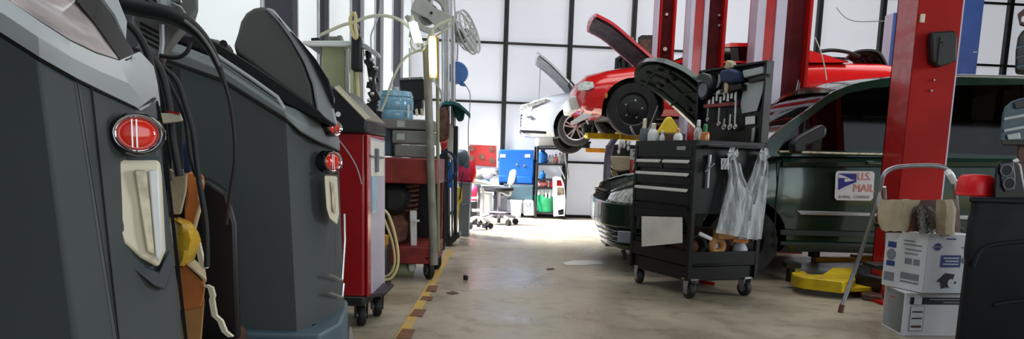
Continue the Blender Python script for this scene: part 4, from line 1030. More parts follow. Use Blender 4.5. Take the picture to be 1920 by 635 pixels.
mb = MB(); mb.prism(poly([(296, 44), (330, 62), (395, 72), (470, 118), (536, 162), (600, 208), (630, 236), (598, 224), (532, 192), (528, 196), (470, 150), (416, 110), (340, 80), (296, 70)], 2.84), (0, .45, 0)); mb.build('rubber_rim', 'black', m2, bevel=.006)
mb = MB(); mb.tube(poly([(398, 98), (470, 146), (520, 182), (531, 200), (536, 226)], 2.76), .007, 8); mb.build('trim_line', 'cover_grey', m2)
fin = [(438, 88), (447, 60), (452, 40), (462, 24), (476, 15), (492, 12), (506, 18), (524, 42), (548, 78), (570, 120), (584, 160), (590, 205), (560, 186), (520, 156), (480, 126), (446, 100)]
mb = MB().prism(poly(fin, 2.86), (0, .30, 0)); dp = mb.build('display_pod', 'pod_grey', m2, bevel=.012, seg=3)
ed = [(495, 13), (512, 16), (532, 40), (562, 74), (594, 122), (618, 170), (634, 236), (606, 222), (594, 206), (586, 158), (570, 116), (546, 74), (522, 40)]
mb = MB().prism(poly(ed, 2.84), (0, .3, 0)); mb.build('pod_edge', 'cover_grey', m2, bevel=.012, seg=3)
ed = [(544, 56), (562, 74), (592, 110), (616, 148), (628, 184), (628, 204), (618, 190), (604, 158), (578, 106)]
mb = MB().prism(poly(ed, 2.82), (0, .2, 0)); mb.build('pod_screen_edge', 'black_gloss', m2, bevel=.006)
mb = MB().prism(poly([(384, 92), (388, 70), (408, 74), (432, 84), (440, 100), (430, 112), (396, 100)], 2.9), (0, .1, 0)); mb.build('hose_bracket', 'grey_machine', m2, bevel=.01)
MB().cyl(PY(419, 82, 2.86), PY(419, 82, 2.92), .014).build('hose_port', 'dark_hole', m2)
machine_lens(m2, PY(621, 303, 2.96), (.86, -.5, .05), .05, .04, .03)
machine_lens(m2, PY(624, 240, 3.0), (.95, -.3, .05), .05, .03, .03)
mb = MB(); mb.prism(q3([(608, 328, 2.9), (632, 330, 3.02), (636, 400, 3.04), (632, 422, 3.02), (618, 410, 2.92), (612, 390, 2.9)]), (-.05, .06, 0)); h = mb.build('handle_plate', 'cream', m2, bevel=.008)
MB().prism(q3([(620, 340, 2.94), (627, 341, 2.98), (630, 400, 2.99), (624, 396, 2.95)]), (-.004, .008, 0)).build('sight_window', 'cream_dirty', h)
mb = MB(); mb.prism(q3([(606, 318, 2.9), (634, 322, 3.03), (634, 328, 3.03), (606, 326, 2.9)]), (-.03, .04, 0)); mb.build('lamp_shelf', 'black', m2, bevel=.003)
mb = MB()
for l in ([(614, 514, 2.93), (638, 524, 3.13), (643, 450, 3.16), (642, 400, 3.16)], [(615, 548, 2.93), (638, 556, 3.13), (641, 530, 3.15)]): mb.tube([p + V(.01, -.01, 0) for p in q3(l)], .006, 6)
mb.build('edge_trim', 'alu', m2, label='bright trim lines')
zb = bot[0].z
mb = MB(); bs = q3([(300, 612, 2.7), (600, 612, 2.7), (640, 596, 2.9), (652, 588, 3.2), (652, 588, 3.4), (300, 590, 3.4)])
mb.prism([V(p.x, p.y, zb) for p in bs], (0, 0, -.15)); mb.build('base', 'case_blue_grey', m2, bevel=.015, seg=3)
# big rear wheel at the aisle side
c = PY(655, 588, 3.32); wl_ = MB(); rr_ = .135; c = V(c.x, 3.3, rr_)
wl_.lathe([(.06, -.035), (rr_ * .9, -.035), (rr_, -.02), (rr_, .02), (rr_ * .9, .035), (.06, .035)], c + V(-.03, 0, .0), (1, .12, 0), 30)
wo = wl_.build('wheel', 'tyre', m2); MB().lathe([(.07, -.045), (.07, .04), (.03, .05)], c + V(-.03, 0, 0), (1, .12, 0), 20).build('hub', 'grey_machine', wo)
for (x, y) in ((-1.0, 2.85), (-1.3, 3.2), (-.8, 2.85)):
    caster(V(x - .02, y, 0), .035, m2)
MB().box((-1.08, 3.03, .085), (.7, .5, .03)).build('chassis', 'black', m2)
for (x, y) in ((-1.1, 1.3), (-.75, 1.3), (-1.1, 1.42), (-.75, 1.42)):
    caster(V(x, y, 0), .035, m1)

# ---- things between the two machines: hoses, wires, engine grille, packaging
t = thing('charger_unit', 'grey slotted metal charger housing standing behind the nearest machine', 'charger', tuple(PY(290, 60, 2.35)) )
g0 = poly([(246, -30), (372, -30), (372, 20), (330, 70), (306, 112), (286, 104), (262, 84), (248, 40)], 2.35)
hb = MB().prism(g0, (0, .22, 0)).build('housing', 'grey_machine', t, bevel=.01)
def slot(l): MB().prism(poly(l, 2.347), (0, .01, 0)).build('vent_slot', 'dark_hole', hb)
for i in range(4):
    x0, y0 = 262 + i * 1, 40 + i * 10.5; slot([(x0, y0), (x0 + 38, y0 + 20), (x0 + 38, y0 + 25), (x0, y0 + 5)])
for i in range(3):
    x0, y0 = 262 + i * 14, -6; slot([(x0, y0), (x0 + 26, y0 + 16), (x0 + 32, y0 + 16), (x0 + 6, y0)])
slot([(298, 94), (302, 92), (303, 100), (299, 103)])
MB().tube(poly([(303, 46), (304, 80), (301, 108)], 2.34), .008, 6).tube(poly([(306, 0), (310, 20)], 2.33), .02, 8).build('rib', 'cover_grey', hb)
MB().cyl(PY(307, 5, 2.32), PY(307, 5, 2.36), .014).build('screw', 'white_plastic', hb)
mb = MB().prism(poly([(318, 2), (340, 10), (352, 30), (345, 30), (330, 16), (326, 28), (320, 20)], 2.3), (0, .03, 0)).prism(poly([(324, -6), (340, -6), (342, 8), (330, 4)], 2.3), (0, .03, 0)); mb.build('clamp', 'alu', t, bevel=.004)
MB().box((PY(300, 60, 2.45).x, 2.5, .62), (.05, .06, 1.24)).build('stand', 'black', t)
MB().prism(poly([(330, 330), (392, 336), (430, 360), (446, 420), (452, 640), (330, 640)], 2.5), (0, .16, 0)).build('shade_slab', 'black', t, bevel=.02)  # dark slab added for the shadow-like area beside the second machine
t = thing('thick_hose', 'thick black hose arching over the gap between the two grey machines', 'hose', tuple(PY(430, 300, 2.4)), 'black hoses between the grey machines')
MB().tube(poly([(226, 8), (262, 16), (310, 26), (350, 44), (384, 76), (408, 120), (428, 180), (438, 240), (440, 300), (432, 360), (424, 420)], 2.25), lambda s: .024 * (1 - .75 * min(1, max(0, (s - .28) / .3))) + .0, 12, 5).build('hose', 'rubber', t)
MB().tube(poly([(346, 38), (372, 60), (396, 92), (412, 124)], 2.21), .004, 6, 4).build('highlight_strip' if False else 'hose_highlight', 'grey_machine', t)  # pale strip along the hose: its highlight built as a shape
for i, (l, r_, lb) in enumerate([
    ([(240, 44), (262, 70), (280, 110), (292, 170), (300, 260), (316, 340)], .010, 'black hose hanging closest to the top cover of the nearest machine'),
    ([(286, 110), (304, 140), (318, 200), (324, 260), (336, 330)], .011, 'black hose running behind the red and cream label'),
    ([(294, 118), (330, 150), (348, 200), (362, 250), (372, 330), (386, 420), (388, 500)], .008, 'outermost black hose bulging beside the second machine'),
    ([(304, 128), (324, 170), (346, 220), (356, 290), (368, 330)], .006, 'thin glossy black cable between the bundled hoses'),
    ([(300, 104), (330, 108), (350, 98), (358, 78)], .006, 'thin black loop of cable under the thick hose')]):
    o = MB().tube(poly(l, 1.98 + i * .03), r_, 10, 6).build('cable', 'rubber'); tag(o, lb, 'cable', 'black hoses between the grey machines')
t = thing('warning_label', 'cream and red folded paper label wrapped around the hanging hoses', 'label', tuple(PY(318, 222, 1.92)))
MB().prism(poly([(300, 212), (338, 212), (344, 226), (300, 232)], 1.93), (0, .05, 0)).build('card', 'cream', t, bevel=.002)
MB().prism(poly([(314, 207), (335, 211), (338, 215), (315, 211)], 1.925), (0, .004, 0)).build('red_band', 'red', t)
t = MB().prism(poly([(341, 268), (352, 262), (358, 290), (361, 322), (345, 326)], 2.1), (0, .06, 0)); rest('blue_tool_handle', 'cloth_blue', t, 'dull blue handle poking up beside the hoses', 'tool', bevel=.01)
t = MB().prism(poly([(322, 248), (330, 246), (333, 318), (322, 320)], 2.05), (0, .05, 0)); rest('white_pipe', 'cover_grey', t, 'pale grey bar standing upright behind the hoses', 'bar', bevel=.006)
t = MB().prism(poly([(303, 244), (311, 244), (312, 262), (304, 262)], 1.95), (0, .03, 0)); rest('paper_tag', 'white_paper', t, 'small pale paper tag beside the red lamp of the nearest machine', 'tag')
# packaging stack
YB = 2.15
def crate(pts, m, name, label, c, Y=YB, d=.22, bev=.006, group=None):
    return rest(name, m, MB().prism(poly(pts, Y), (0, d, 0)), label, c, group, bev)
crate([(312, 318), (352, 320), (350, 360), (340, 402), (318, 402), (314, 360)], 'kraft', 'cardboard_sheet', 'greyish cardboard sheet standing above the yellow bag', 'cardboard', 2.12, .12)
t = thing('cardboard_box', 'orange brown open cardboard box standing above the yellow bag', 'box', tuple(PY(365, 360, 2.2)), 'packaging between the machines')
MB().prism(poly([(344, 322), (382, 330), (384, 344), (376, 400), (366, 440), (350, 440), (346, 400), (352, 362)], 2.2), (0, .2, 0)).build('box_wall', 'cardboard_orange', t, bevel=.004)
MB().tube(poly([(378, 336), (374, 372), (378, 380), (368, 412), (362, 440)], 2.17), .006, 6).build('torn_edge', 'kraft', t)
# soft yellow bag
rw = []
for i, (y, xl, xr) in enumerate([(412, 322, 344), (420, 320, 362), (436, 318, 372), (450, 318, 377), (470, 320, 370), (486, 322, 364), (498, 326, 348)]):
    rw.append([PY(xl + (xr - xl) * s / 6, y + random.uniform(-2, 2) + (3 if i == 0 else 0) * s / 6, 2.1 - .05 * math.sin(PI * s / 6) + random.uniform(-.006, .006)) for s in range(7)])
rest('foam_bag', 'yellow_bag', MB().sheet(rw, (-.05, .10, 0)), 'crumpled yellow plastic bag bulging between the two grey machines', 'bag', 'packaging between the machines')
t = thing('cardboard_carton', 'orange brown carton with bent flaps under the yellow bag', 'box', tuple(PY(350, 540, 2.15)), 'packaging between the machines')
MB().prism(poly([(332, 500), (350, 497), (386, 534), (382, 560), (376, 575), (350, 580), (332, 582)], 2.12), (0, .26, 0)).build('carton_body', 'cardboard_orange', t, bevel=.004)
MB().prism(poly([(350, 497), (360, 500), (388, 523), (386, 530), (372, 516)], 2.1), (0, .2, 0)).build('flap', 'kraft', t, bevel=.002)
crate([(340, 578), (376, 572), (384, 560), (378, 640), (368, 700), (340, 700)], 'cardboard', 'cardboard_carton', 'brown carton at the bottom of the packaging pile', 'box', 2.14, .24, group='packaging between the machines')
for l, lb in (([(369, 455), (378, 495), (384, 504)], 'short pale foam strip beside the yellow bag'), ([(384, 535), (394, 540), (398, 556), (396, 562), (401, 592), (412, 602), (420, 622), (432, 632)], 'long zigzag pale foam strip hanging beside the brown cartons')):
    pp = poly(l, 2.1); rest('foam_strip', 'cream', MB().sheet([[p - V(.007, 0, 0) for p in pp], [p + V(.007, 0, .002) for p in pp]], (0, .012, 0)), lb, 'foam strip', 'pale foam strips')
rest('dolly_wheel', 'brown', MB().lathe([(.02, -.02), (.035, -.02), (.035, .02), (.02, .02)], PY(444, 627, 2.6), (.4, -.9, 0), 16), 'small brown wheel at the foot of the second machine', 'wheel')
t = thing('shelf_stand', 'dark stand holding the packaging between the two grey machines', 'stand', (-.95, 2.3, 0))
MB().box((PY(345, 600, 2.25).x - .02, 2.25, .18), (.22, .3, .36)).build('stand_box', 'black', t, bevel=.01)

MB.taper = False
# ================================================================== RED RECOVERY MACHINE
rm = thing('recovery_machine', 'tall red refrigerant machine with a silver front and sloping black console on casters', 'workshop machine', (-1.0, 4.5, 0))
A = q3([(560, 235, 4.1), (684, 250, 4.1), (722, 262, 4.6)]); Bq = q3([(560, 575, 4.1), (684, 556, 4.1), (722, 542, 4.6)])
x_f = A[1].x
def rbox(x0, x1, y0, y1, z0, z1): return MB().prism([V(x0[0], y0, z0), V(x0[1], y0, z0), V(x1[1], y1, z0), V(x1[0], y1, z0)], (0, 0, z1 - z0))
zt_, zb_ = A[1].z, Bq[1].z
foot = [V(-1.25, 4.1, 0), V(A[1].x, 4.1, 0), V(A[2].x, 4.6, 0), V(-1.25, 4.6, 0)]
MB().prism([V(p.x, p.y, zb_) for p in foot], (0, 0, zt_ - zb_)).build('cabinet', 'red_deep', rm, bevel=.012, seg=3)
n_ = (foot[2] - foot[1]); n_ = V(n_.y, -n_.x, 0).normalized()
def rf(px, py, off=.004): return PP(px, py, foot[1] + n_ * off, n_)
MB().prism([rf(688, 256), rf(720, 264), rf(720, 540), rf(690, 552)], n_ * .006).build('front_panel', 'lavender_steel', rm, bevel=.002, label='silver front panel')
MB().prism([rf(694, 262, .011), rf(719, 268, .011), rf(719, 330, .011), rf(695, 330, .011)], n_ * .003).build('instruction_sheet', 'white_paper', rm)
MB().prism([rf(696, 330, .011), rf(706, 331, .011), rf(706, 398, .011), rf(697, 400, .011)], n_ * .003).build('photo_sheet', 'jug', rm)
mb = MB(); mb.prism([rf(703, 278, .015), rf(707, 279, .015), rf(707, 322, .015), rf(703, 322, .015)], n_ * .012); mb.prism([rf(694, 291, .015), rf(718, 294, .015), rf(718, 297, .015), rf(694, 295, .015)], n_ * .006); mb.build('latch', 'grey_plastic', rm)
MB().prism([rf(685, 252), rf(691, 253), rf(692, 554), rf(686, 556)], n_ * .012).build('front_border', 'red', rm, bevel=.002)
# console wedge
cz = zt_ + .085
w0 = PY(612, 150, 4.15)
prof = [V(-1.25, 4.08, zt_), V(A[1].x + .01, 4.08, zt_), V(A[1].x + .012, 4.08, zt_ + .07), V(PY(630, 166, 4.1).x, 4.08, PY(630, 166, 4.1).z), V(-1.25, 4.08, PY(600, 130, 4.1).z)]
MB().prism(prof, (.02, .52, 0)).build('console', 'black', rm, bevel=.012)
mb = MB(); a = prof[2] + V(0, -.004, .004); b = prof[3] + V(0, -.004, .004); mb.prism([a, b, b + V(.02, .0, .012), a + V(.02, 0, .008)], (0, .012, 0)); mb.tube([a, b], .008, 6); mb.build('console_edge', 'cream', rm)
MB().cyl(PY(634, 214, 4.07), PY(634, 214, 4.09), .014).build('knob', 'white_plastic', rm)
mb = MB(); mb.prism([V(p.x, p.y, .135) for p in foot], (0, 0, zb_ - .135)); mb.build('chassis', 'black', rm, bevel=.01)
mb = MB(); e = foot[1]; mb.prism([V(e.x - .05, 4.2, zb_ - .04), V(e.x + .09, 4.25, zb_ - .02), V(e.x + .11, 4.45, zb_ - .0), V(e.x - .02, 4.6, zb_ - .02)], (0, 0, .02)); mb.build('foot_guard', 'black', rm, bevel=.004)
for (x, y) in ((-.86, 4.22), (-.82, 4.5), (-1.18, 4.22), (-1.18, 4.5)): caster(V(x, y, 0), .062, rm, yaw=.35, fork='black')
tag(MB().tube(poly([(632, 258), (646, 276), (662, 300), (672, 322), (678, 345)], 4.03), .003, 6, 4).build('wire', 'cover_grey'), 'thin grey wire curving across the dark side of the red machine', 'wire')
# beige machine behind, with a white top shelf
t = thing('tall_machine', 'tall pale green machine with a white top shelf behind the sloping black console', 'workshop machine', (-1.3, 5.2, 0))
x0, x1 = PY(602, 100, 5.05).x, PY(648, 100, 5.05).x
z1 = PY(620, 76, 5.05).z
MB().box(((x0 + x1) / 2, 5.25, z1 / 2), (x1 - x0, .4, z1)).build('cabinet', 'beige_machine', t, bevel=.01)
MB().prism(poly([(566, 76), (660, 76), (660, 84), (650, 87), (584, 86), (566, 82)], 5.0), (0, .5, 0)).build('top_shelf', 'white_plastic', t, bevel=.006)
MB().prism(poly([(578, 86), (602, 88), (602, 104), (590, 96)], 5.05), (0, .3, 0)).build('gusset', 'grey_machine', t)
MB().prism(poly([(649, 92), (655, 92), (655, 190), (649, 186)], 5.03), (0, .03, 0)).build('edge_profile', 'alu', t)
t = MB().prism(poly([(615, 68), (638, 68), (640, 76), (615, 78)], 5.1), (0, .1, 0)).prism(poly([(632, 66), (640, 66), (640, 76), (632, 76)], 5.05), (0, .05, 0)); rest('latch_box', 'grey_machine', t, 'small grey latch box on the white top shelf', 'box', bevel=.004)
rest('remote_control', 'black', MB().prism(poly([(583, 71), (598, 70), (598, 75), (583, 76)], 5.1), (0, .06, 0)), 'flat black object lying on the white top shelf', 'tool', bevel=.003)
# pole with hanging hose, holster and squeegee tubes
t = thing('hose_holder', 'black holster with pale hoses hanging at the side of the white top shelf', 'hose holder', tuple(PY(665, 130, 4.9)))
MB().prism(poly([(658, 66), (664, 62), (672, 62), (677, 70), (676, 132), (668, 134), (657, 130)], 4.88), (0, .08, 0)).build('holster', 'black', t, bevel=.01)
MB().prism(poly([(676, 84), (686, 82), (708, 98), (713, 106), (710, 110), (684, 92), (678, 90)], 4.9), (0, .05, 0)).build('arm', 'cover_grey', t, bevel=.005)
MB().prism(poly([(674, 66), (680, 72), (682, 82), (674, 84)], 4.9), (0, .05, 0)).build('bracket', 'cover_grey', t, bevel=.004)
for i, (xa, xb, m_) in enumerate([(652, 655, 'alu'), (662, 666, 'beige_machine'), (669, 674, 'cream_hose'), (678, 682, 'alu')]):
    MB().cyl(PY(xa + 2, 132 if i in (1, 2) else 90, 4.93), PY(xa + 4, 205 if i else 190, 4.93), (xb - xa) / 2 * 4.93 / F_ * 1.2, 10).build('tube', m_, t)
mb = MB(); pp = poly([(662, 22), (657, 34), (658, 50), (663, 66), (667, 72), (669, 66), (666, 50), (667, 34), (664, 23)], 4.86); mb.tube(pp, .011, 8, 4); mb.build('hose_loop', 'cream_hose', t)
MB().ball(PY(666, 52, 4.9), .028, 10, 7).build('hose_joint', 'grey_machine', t)
random.seed(2)
t = thing('valve_assembly', 'black valve assembly with small bright fittings between the red machine and the blue water jug', 'valve', tuple(PY(697, 160, 4.9)))
mb = MB()
for (x, y, r_) in [(692, 118, .03), (700, 138, .04), (694, 160, .03), (702, 180, .045), (698, 205, .05), (704, 222, .05), (690, 200, .03), (708, 150, .02), (692, 222, .04), (701, 192, .035)]: mb.box(PY(x, y, 4.95), (r_ * random.uniform(.8, 1.6), r_, r_ * random.uniform(1, 2)), ry=random.uniform(-.7, .7))
mb.tube(poly([(690, 95), (694, 130), (700, 170), (700, 225)], 4.97), .02, 8); mb.cyl(PY(700, 225, 4.97), V(PY(700, 225, 4.97).x, 4.97, 0), .02); mb.build('valve_body', 'black', t, bevel=.006)
for (x, y) in [(697, 112), (706, 128), (694, 148), (698, 176), (692, 188)]: MB().ball(PY(x, y, 4.88), .014, 8, 5).build('fitting', 'alu', t)
# hose arcs and the lamps
for l, Y, r_, m_, lb in [
    ([(600, 66), (640, 48), (662, 42), (690, 32), (716, 29), (742, 34), (762, 46), (782, 66), (796, 90)], 5.6, .012, 'pale_hose', 'pale hose arching high between the white shelf and the lit work lamps'),
    ([(706, 228), (722, 190), (740, 140), (762, 106), (794, 92)], 5.65, .009, 'pale_hose', 'pale hose running down from the pole top towards the blue jug'),
    ([(713, 0), (712, 20), (704, 44), (696, 66), (696, 90)], 5.4, .006, 'cover_grey', 'thin grey cord hanging above the black holster'),
    ([(772, 70), (770, 84), (782, 96), (794, 92), (788, 76)], 5.75, .006, 'pale_hose', 'pale cord looping under the cold white lamp'),
    ([(800, 84), (808, 62), (820, 48), (836, 40), (848, 36)], 5.8, .012, 'pale_hose', 'pale hose rising from the warm lamp to the reel'),
    ([(804, 76), (820, 66), (838, 54), (852, 40), (857, 32)], 5.85, .007, 'pale_hose', 'thin pale cord slanting above the warm lamp'),
    ([(816, 146), (818, 158), (826, 170), (828, 190), (822, 204)], 6.0, .007, 'cover_grey', 'grey cord hanging below the warm lamp'),
    ([(768, 90), (768, 120), (768, 148)], 6.1, .006, 'pale_hose', 'straight pale cord beside the pole, above the black monitor')]:
    tag(MB().tube(poly(l, Y), r_, 8, 5).build('hose', m_), lb, 'hose', 'hoses around the work lamps')
for (a, b, Y, m_, w, lb) in [((773, 40), (784, 80), 5.55, 'lamp_cool', .03, 'cold white tube work lamp hanging tilted at the hose arc'), ((810, 66), (812, 146), 5.75, 'lamp_warm', .028, 'warm white tube work lamp hanging upright against the pole')]:
    p = PY(*a, Y); q_ = PY(*b, Y); t = thing('work_lamp', lb, 'lamp', tuple(p), 'lit work lamps')
    d = (q_ - p).normalized(); MB().tube([p, p + (q_ - p) * .1, p + (q_ - p) * .5, p + (q_ - p) * .9, q_], lambda s: w * (.45 + .55 * math.sin(PI * s) ** .5), 14).build('tube', m_, t)
    MB().cyl(p - d * .04, p + d * .01, w * .6).cyl(q_ - d * .01, q_ + d * .03, w * .5).build('end_cap', 'pale_hose', t)
    MB().prism([p + V(-w * 1.1, .02, 0), p + V(w * 1.1, .02, 0), q_ + V(w * 1.1, .02, 0), q_ + V(-w * 1.1, .02, 0)], (0, .01, 0)).build('back_shell', 'orange_arm' if w < .029 else 'cover_grey', t)

# ================================================================== RED CART WITH POLE
Yc = 5.9
ct = thing('service_cart', 'dull red steel cart on black casters with a tall grey pole at its corner', 'cart', (-.9, 6.1, 0))
c0 = PY(815, 480, Yc); xr = c0.x
zsh = PY(760, 296, Yc).z; zsh0 = PY(760, 344, Yc).z
zlo = PY(760, 462, Yc).z; zlo0 = PY(760, 494, Yc).z
xl = PY(640, 400, Yc).x
MB().box(((xl + xr) / 2, Yc + .35, (zsh + zsh0) / 2), (xr - xl, .7, zsh - zsh0)).build('top_deck', 'red_cart', ct, bevel=.01)
MB().box(((xl + xr) / 2, Yc + .35, (zlo + zlo0) / 2), (xr - xl, .7, zlo - zlo0)).build('lower_deck', 'red_cart', ct, bevel=.01)
for x in (xl + .03, xr - .03):
    for y in (Yc + .03, Yc + .67): MB().box((x, y, (zlo + zsh) / 2), (.04, .04, zsh - zlo)).build('corner_post', 'red_cart', ct)
MB().box(((xl + xr) / 2, Yc + .68, (zlo + zsh) / 2), (xr - xl - .1, .01, zsh - zlo)).build('back_panel', 'black', ct)
for x in (xl + .06, xr - .05):
    for y in (Yc + .05, Yc + .62): caster(V(x, y, 0), .075, ct, yaw=.5, fork='black')
for x in (xl + .06, xr - .05):
    for y in (Yc + .05, Yc + .62): MB().cyl((x, y, .15), (x, y, zlo0 + .01), .03).build('caster_stem', 'black', ct)
p0 = PY(800, 92, Yc - .05); p1_ = PY(814, 496, Yc - .05)
po = MB().tube([p1_, p0], .031, 16).build('pole', 'pole', ct); MB().tube([PY(798, 86, Yc - .05), PY(800, 96, Yc - .05)], .036, 14).build('pole_cap', 'pole', po)
p0 = PY(820, 70, Yc + .2); p1_ = PY(822, 470, Yc + .2)
tag(MB().tube([p1_, p0], .014, 10).build('thin_pole', 'beige_machine'), 'thinner pale pole standing just behind the thick grey pole', 'pole')
# things on the deck
t = thing('water_jug', 'large blue plastic water jug on top of the grey boxes', 'water jug', tuple(PY(740, 222, 6.1)))
c = PY(741, 226, 6.15); r_ = 33 * 6.15 / F_; h = PY(741, 170, 6.15).z - c.z
MB().lathe([(r_ * .92, 0), (r_, .02), (r_, h * .3), (r_ * .95, h * .34), (r_, h * .38), (r_, h * .72), (r_ * .95, h * .76), (r_, h * .8), (r_ * .9, h * .97), (r_ * .5, h), (r_ * .2, h)], c, n=30).build('bottle', 'jug', t)
MB().lathe([(r_ * .2, h), (r_ * .2, h + .03), (.01, h + .03)], c, n=16).build('cap', 'cover_grey', t)
MB().prism([PY(764, 196, 5.98), PY(767, 196, 5.98), PY(767, 220, 5.98), PY(764, 220, 5.98)], (0, .02, 0)).build('label_strip', 'white_plastic', t)
def bx_(name, label, x0, y0, x1, y1, Y, d, m, catg='box', group=None, bev=.008):
    a = PY(x0, y1, Y); b = PY(x1, y0, Y); mb = MB().box(((a.x + b.x) / 2, Y + d / 2, (a.z + b.z) / 2), (b.x - a.x, d, b.z - a.z)); return rest(name, m, mb, label, catg, group, bev)
zz = [PY(760, 222, 6.0).z, PY(760, 243, 6.0).z, PY(760, 270, 6.0).z, PY(760, 296, 6.0).z]
xa, xb = PY(735, 240, 6.0).x, PY(812, 240, 6.0).x
for i, lb in enumerate(['grey equipment box with a pale label, topmost of the stack under the blue jug', 'grey equipment box with a pale label, middle of the stack under the blue jug', 'round edged grey box, lowest of the stack under the blue jug']):
    t = thing('equipment_box', lb, 'box', ((xa + xb) / 2, 6.2, zz[i + 1]), 'grey boxes under the water jug')
    if i == 2: xq0, xq1 = xa + .02, xb - .03
    else: xq0, xq1 = xa - (.12 if i == 0 else .0), xb
    MB().box(((xq0 + xq1) / 2, 6.22, (zz[i] + zz[i + 1]) / 2), (xq1 - xq0, .44, zz[i] - zz[i + 1] - .008)).build('case', 'grey_machine', t, bevel=.012)
    if i < 2: MB().box((xa + .07, 5.995, (zz[i] + zz[i + 1]) / 2), (.06, .01, .05)).build('label_plate', 'cover_grey', t)
o = bx_('dark_box', 'dark blue grey box half hidden between red machine and grey box stack', 712, 232, 735, 292, 6.1, .3, 'case_blue_grey')
t = thing('monitor', 'black monitor standing behind the blue water jug', 'monitor', tuple(PY(775, 200, 6.35)))
MB().prism(poly([(748, 148), (792, 146), (796, 152), (796, 186), (776, 190), (752, 184)], 6.4), (0, .05, 0)).build('panel', 'black', t, bevel=.006)
MB().prism(poly([(766, 180), (792, 180), (792, 214), (770, 214)], 6.42), (0, .12, 0)).build('stand', 'black', t, bevel=.01)
MB().prism(poly([(749, 146), (793, 144), (793, 148), (749, 150)], 6.38), (0, .02, 0)).build('top_edge', 'cover_green_grey', t)
mb = MB(); mb.prism(poly([(778, 205), (782, 203), (784, 216), (779, 217)], 6.0), (0, .03, 0)).prism(poly([(788, 204), (791, 203), (795, 215), (789, 217)], 6.0), (0, .03, 0)); rest('pincer', 'cream', mb, 'pale two pronged gripper hanging below the black monitor', 'tool', bevel=.004)
# below the deck
t = thing('coil_spring', 'rusty coil spring standing inside the red cart', 'spring', tuple(PY(774, 455, 6.2)))
a = PY(768, 400, 6.15); b = PY(772, 346, 6.15); mb = MB(); L2 = []
for i in range(150):
    s = i / 149; an = s * 2 * PI * 6; c = a.lerp(b, s); L2.append(c + V(math.cos(an) * .055, math.sin(an) * .055, 0))
mb.tube(L2, .011, 6); mb.build('coil', 'rust', t)
MB().cyl(PY(768, 462, 6.15), PY(768, 400, 6.15), .03, 12).build('strut_tube', 'brown', t)
mb = MB(); mb.prism(poly([(716, 348), (735, 345), (762, 350), (768, 372), (758, 396), (742, 404), (716, 400)], 5.98), (0, .3, 0)); rest('dark_rubber_bundle', 'rubber', mb, 'lumpy black rubber bundle stuffed into the red cart', 'bundle', bevel=.05)
mb = MB(); mb.prism(poly([(724, 404), (752, 400), (764, 420), (760, 452), (728, 462)], 6.05), (0, .25, 0)); rest('suspension_part', 'rust', mb, 'rust brown suspension part below the black bundle', 'car part', bevel=.02)
mb = MB(); mb.prism(poly([(735, 300), (790, 302), (786, 345), (735, 345)], 5.88), (0, .01, 0))
t = thing('white_strut', 'upright white plastic bar inside the red cart', 'bar', tuple(PY(775, 460, 6.1)))
MB().prism(poly([(768, 395), (780, 395), (780, 462), (770, 462)], 6.02), (0, .06, 0)).build('bar', 'white_plastic', t, bevel=.006); MB().prism(poly([(770, 411), (786, 412), (786, 416), (770, 416)], 5.98), (0, .03, 0)).build('peg', 'white_plastic', t, bevel=.003)
mb = MB(); mb.lathe([(.05, -.12), (.06, -.1), (.06, .1), (.05, .12)], PY(748, 505, 6.1) , (1, 0, 0), 18); rest('gas_bottle', 'beige_machine', mb, 'pale green cylinder lying under the red cart', 'cylinder')
mb = MB(); mb.prism(poly([(764, 494), (778, 494), (778, 508), (766, 511)], 6.0), (0, .1, 0)); rest('plastic_offcut', 'white_plastic', mb, 'white round ended plastic piece beside the cylinder under the red cart', 'cap', bevel=.02)
tag(MB().tube(poly([(718, 392), (728, 402), (738, 430), (746, 470), (745, 500), (734, 520), (718, 524), (712, 520)], 5.3), .010, 8, 5).tube(poly([(716, 398), (724, 420), (736, 455), (740, 490), (732, 512), (716, 520)], 5.32), .008, 8, 5).build('hose', 'cream_hose'), 'cream coloured hose looping down beside the red recovery machine', 'hose')
mb = MB(); mb.prism(poly([(716, 440), (726, 442), (724, 470), (717, 472)], 5.35), (0, .08, 0)).prism(poly([(716, 480), (724, 482), (722, 508), (716, 510)], 5.35), (0, .08, 0)); rest('yellow_bracket', 'orange_arm', mb, 'small orange yellow clamp at the edge of the red machine', 'clamp', bevel=.004)
mb = MB(); mb.box((PY(715, 480, 5.4).x - .05, 5.45, .17), (.2, .2, .34)); rest('battery', 'black', mb, 'black battery box behind the red machine', 'box', bevel=.01)
# hose reel overhead
t = thing('hose_reel', 'large grey hose reel high up behind the lamps', 'hose reel', tuple(PY(812, 28, 7.0)))
c = PY(806, 26, 7.0); ax = V(.35, -.94, 0).normalized()
n = 34; Rr = 35 * 7 / F_
rg = lambda r_, h: [c + ax * h + (V(0, 0, 1) * math.sin(2 * PI * k / n) + ax.cross(V(0, 0, 1)) * math.cos(2 * PI * k / n)) * r_ for k in range(n)]
fr_ = [rg(Rr, .04), rg(Rr, .0), rg(Rr * .72, .0), rg(Rr * .72, .04)]; fr_.append(fr_[0]); MB().loft(fr_, caps=False).build('rim', 'reel_grey', t)
MB().lathe([(Rr * .5, 0), (Rr * .5, -.12)], c, ax, 28).build('drum', 'grey_machine', t)
mb = MB(); a_ = ax.cross(V(0, 0, 1)).normalized(); z3 = V(0, 0, 1)
for an in (.5, .5 + PI): 
    d = a_ * math.cos(an) + z3 * math.sin(an); e = ax.cross(d); mb.prism([c + e * Rr * .34 + ax * .03, c - e * Rr * .34 + ax * .03, c + d * Rr * .95 - e * Rr * .5 + ax * .03, c + d * Rr * .95 + e * Rr * .5 + ax * .03], ax * .02)
mb.build('side_plate', 'reel_grey', t, bevel=.004); MB().cyl(c + ax * .05, c + ax * .06, .012).build('axle', 'dark_hole', t)
